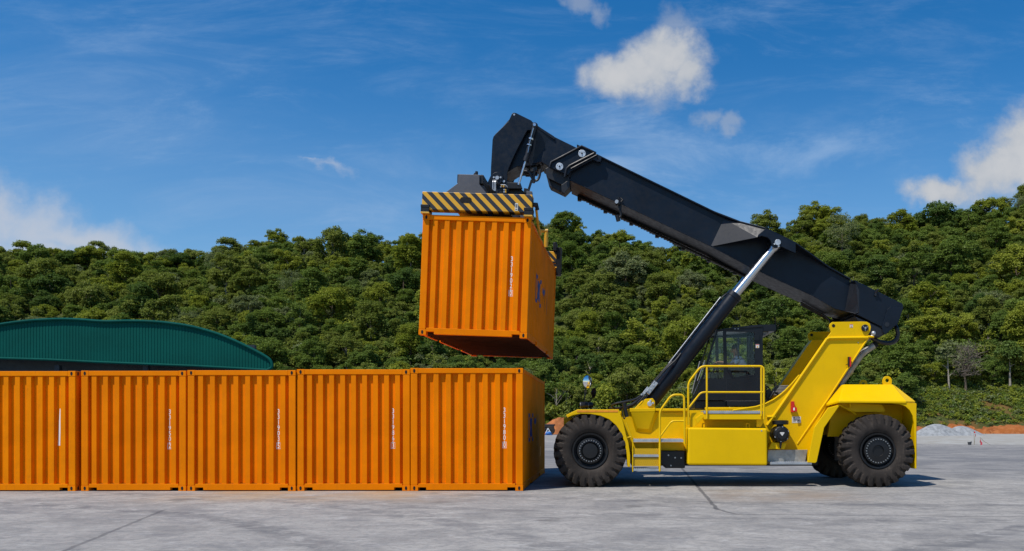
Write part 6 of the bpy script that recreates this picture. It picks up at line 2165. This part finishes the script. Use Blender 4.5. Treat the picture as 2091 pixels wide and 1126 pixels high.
# seat, dashboard, steering wheel
YD = 20.12
b = MB()
sx0 = P(1497, 0, YD)[0]; sz = P(0, 764, YD)[2]
b.box(sx0, sx0 + 0.46, YD - 0.25, YD + 0.25, sz - 0.14, sz - 0.02)
b.prism([(sx0 + 0.40, sz - 0.02), (sx0 + 0.52, sz - 0.02), (sx0 + 0.62, sz + 0.55), (sx0 + 0.53, sz + 0.58)], YD - 0.23, YD + 0.23)
b.box(sx0 + 0.55, sx0 + 0.64, YD - 0.14, YD + 0.14, sz + 0.58, sz + 0.70)
b.box(sx0 + 0.1, sx0 + 0.36, YD - 0.15, YD + 0.15, zf + 0.05, sz - 0.14)
part(b, 'seat', M['seat'], cab, 0.03)
b = MB(); dx0 = P(1443, 0, YD)[0]
b.prism([(dx0, zf + 0.05), (dx0 + 0.22, zf + 0.05), (dx0 + 0.18, sz - 0.02), (dx0 + 0.02, sz + 0.03)], C0 + 0.15, C1 - 0.15)
b.tube([(dx0 + 0.12, YD, sz - 0.05), (dx0 + 0.22, YD, sz + 0.20)], 0.03, 10)
b.box(dx0 + 0.08, dx0 + 0.12, YD + 0.3, YD + 0.5, sz + 0.02, sz + 0.5)
part(b, 'dashboard', M['black'], cab, 0.01)
b = MB()
sw = Vector((dx0 + 0.225, YD, sz + 0.215)); ax = Vector((0.55, 0, 0.83)).normalized(); e1 = Vector((0, 1, 0)); e2 = ax.cross(e1)
ring = [sw + (e1 * math.cos(a) + e2 * math.sin(a)) * 0.19 for a in [2 * math.pi * k / 24 for k in range(25)]]
b.tube(ring, 0.014, 8, caps=False)
for a in (0.5, 2.6, 4.7):
    b.tube([sw, sw + (e1 * math.cos(a) + e2 * math.sin(a)) * 0.19], 0.010, 6)
part(b, 'steering_wheel', M['black'], cab, 0)

# ------------------------------------------------------------------ driver
def skin_mesh(name, joints, edges, radii, mat_, parent, rootv=0, sub=1):
    off = world_off(parent)
    me = bpy.data.meshes.new(name)
    me.from_pydata([tuple(Vector(j) - off) for j in joints], edges, [])
    o = bpy.data.objects.new(name, me); COL.objects.link(o)
    o.modifiers.new('skin', 'SKIN')
    ss = o.modifiers.new('sub', 'SUBSURF'); ss.levels = sub; ss.render_levels = sub
    if not me.skin_vertices:
        bpy.context.view_layer.objects.active = o
        with bpy.context.temp_override(object=o, active_object=o):
            bpy.ops.object.modifier_add(type='SKIN')
    for i, r in enumerate(radii):
        me.skin_vertices[0].data[i].radius = r if isinstance(r, tuple) else (r, r)
        me.skin_vertices[0].data[i].use_root = (i == rootv)
    bpy.context.view_layer.update()
    dg = bpy.context.evaluated_depsgraph_get()
    m2 = bpy.data.meshes.new_from_object(o.evaluated_get(dg))
    bpy.data.objects.remove(o)
    for p in m2.polygons: p.use_smooth = True
    m2.materials.clear(); m2.materials.append(mat_)
    o2 = bpy.data.objects.new(name, m2); COL.objects.link(o2); o2.parent = parent
    return o2


hx_, _, hz_ = P(1500, 714, YD)         # head centre
hip = Vector((sx0 + 0.30, YD, sz + 0.08))
drv = thing('person', 'driver in a white shirt seated in the cab with both hands on the wheel', 'person', tuple(hip))
neck = Vector((hx_ + 0.035, YD, hz_ - 0.15)); chest = neck + Vector((0.04, 0, -0.14)); belly = (hip + chest) / 2 + Vector((0.02, 0, 0))
J = [hip, belly, chest, neck, Vector((hx_ + 0.02, YD, hz_ - 0.06)), Vector((hx_ + 0.005, YD, hz_ + 0.03)), Vector((hx_ + 0.01, YD, hz_ + 0.08))]
Rr = [(0.14, 0.12), (0.13, 0.11), (0.13, 0.10), 0.055, 0.062, 0.083, 0.055]
E = [(0, 1), (1, 2), (2, 3), (3, 4), (4, 5), (5, 6)]
hands = []
for sg in (-1, 1):
    i0 = len(J)
    sh = neck + Vector((0.03, sg * 0.19, -0.07)); hand = sw + Vector((0.03, sg * 0.17, 0.06)); el = (sh + hand) / 2 + Vector((0.10, sg * 0.06, -0.13))
    wr = hand + Vector((0.10, 0, 0.0))
    J += [sh, el, wr, hand]; Rr += [0.062, 0.045, 0.03, (0.038, 0.022)]
    E += [(2, i0), (i0, i0 + 1), (i0 + 1, i0 + 2), (i0 + 2, i0 + 3)]
    hands.append((sg, hand))
    k0 = len(J)
    kn = hip + Vector((-0.42, sg * 0.13, 0.03)); an = kn + Vector((-0.10, 0, -0.40)); toe = an + Vector((-0.16, 0, -0.03))
    J += [hip + Vector((-0.02, sg * 0.10, -0.01)), kn, an, toe]; Rr += [0.088, 0.062, 0.042, 0.035]
    E += [(0, k0), (k0, k0 + 1), (k0 + 1, k0 + 2), (k0 + 2, k0 + 3)]
    # fingers curled round the rim and a thumb from the side of the palm
    for f_, (dy, L_) in enumerate(((-0.027, 0.034), (-0.009, 0.04), (0.009, 0.038), (0.027, 0.03))):
        a0 = len(J)
        J += [hand + Vector((-0.035, dy, 0.005)), hand + Vector((-0.035 - L_ * 0.8, dy, -0.012)), hand + Vector((-0.03 - L_ * 0.5, dy, -0.04))]
        Rr += [0.0095, 0.0085, 0.0075]
        E += [(i0 + 3, a0), (a0, a0 + 1), (a0 + 1, a0 + 2)]
    a0 = len(J)
    J += [hand + Vector((0.0, -sg * 0.035, -0.008)), hand + Vector((-0.03, -sg * 0.042, -0.028))]
    Rr += [0.011, 0.009]; E += [(i0 + 3, a0), (a0, a0 + 1)]
body = skin_mesh('body', J, E, Rr, M['skin'], drv)
# face: nose, brow, eyes, mouth, ears, all facing the windscreen (-x)
b = MB()
b.sphere((hx_ - 0.085, YD, hz_ - 0.005), 0.024, 0.016, 0.024, 10, 8); b.sphere((hx_ - 0.066, YD, hz_ - 0.065), 0.026, 0.03, 0.022, 10, 8)
for sg in (-1, 1):
    b.sphere((hx_ + 0.012, YD + sg * 0.082, hz_ + 0.0), 0.02, 0.012, 0.03, 10, 8)
b.sphere((hx_ - 0.074, YD, hz_ - 0.043), 0.014, 0.026, 0.008, 10, 6)
b.build('face', M['skin'], drv)
b = MB()
for sg in (-1, 1):
    b.sphere((hx_ - 0.072, YD + sg * 0.032, hz_ + 0.022), 0.012, 0.014, 0.008, 8, 6)
b.build('eyes', M['hair'], drv)
b = MB(); b.sphere((hx_ + 0.022, YD, hz_ + 0.052), 0.092, 0.088, 0.078, 18, 12); b.sphere((hx_ + 0.055, YD, hz_ + 0.015), 0.055, 0.078, 0.07, 14, 10); b.build('hair', M['hair'], drv)
shirt_j = [hip + Vector((0, 0, 0.02)), belly, chest, neck + Vector((0.01, 0, -0.035))]
shirt_r = [(0.158, 0.138), (0.15, 0.13), (0.155, 0.122), 0.075]
shirt_e = [(0, 1), (1, 2), (2, 3)]
for sg in (-1, 1):
    i0 = len(shirt_j)
    sh = neck + Vector((0.03, sg * 0.19, -0.07)); hand = sw + Vector((0.03, sg * 0.17, 0.06)); el = (sh + hand) / 2 + Vector((0.10, sg * 0.06, -0.13))
    shirt_j += [sh, sh + (el - sh) * 0.85]; shirt_r += [0.078, 0.065]; shirt_e += [(2, i0), (i0, i0 + 1)]
skin_mesh('shirt', shirt_j, shirt_e, shirt_r, M['shirt'], drv)
tj = [hip]; tr_ = [(0.152, 0.13)]; te = []
for sg in (-1, 1):
    i0 = len(tj)
    kn = hip + Vector((-0.42, sg * 0.13, 0.03)); an = kn + Vector((-0.10, 0, -0.40))
    tj += [hip + Vector((-0.02, sg * 0.10, -0.01)), kn, an + Vector((0.01, 0, 0.05))]; tr_ += [0.10, 0.075, 0.056]; te += [(0, i0), (i0, i0 + 1), (i0 + 1, i0 + 2)]
skin_mesh('trousers', tj, te, tr_, M['trousers'], drv)
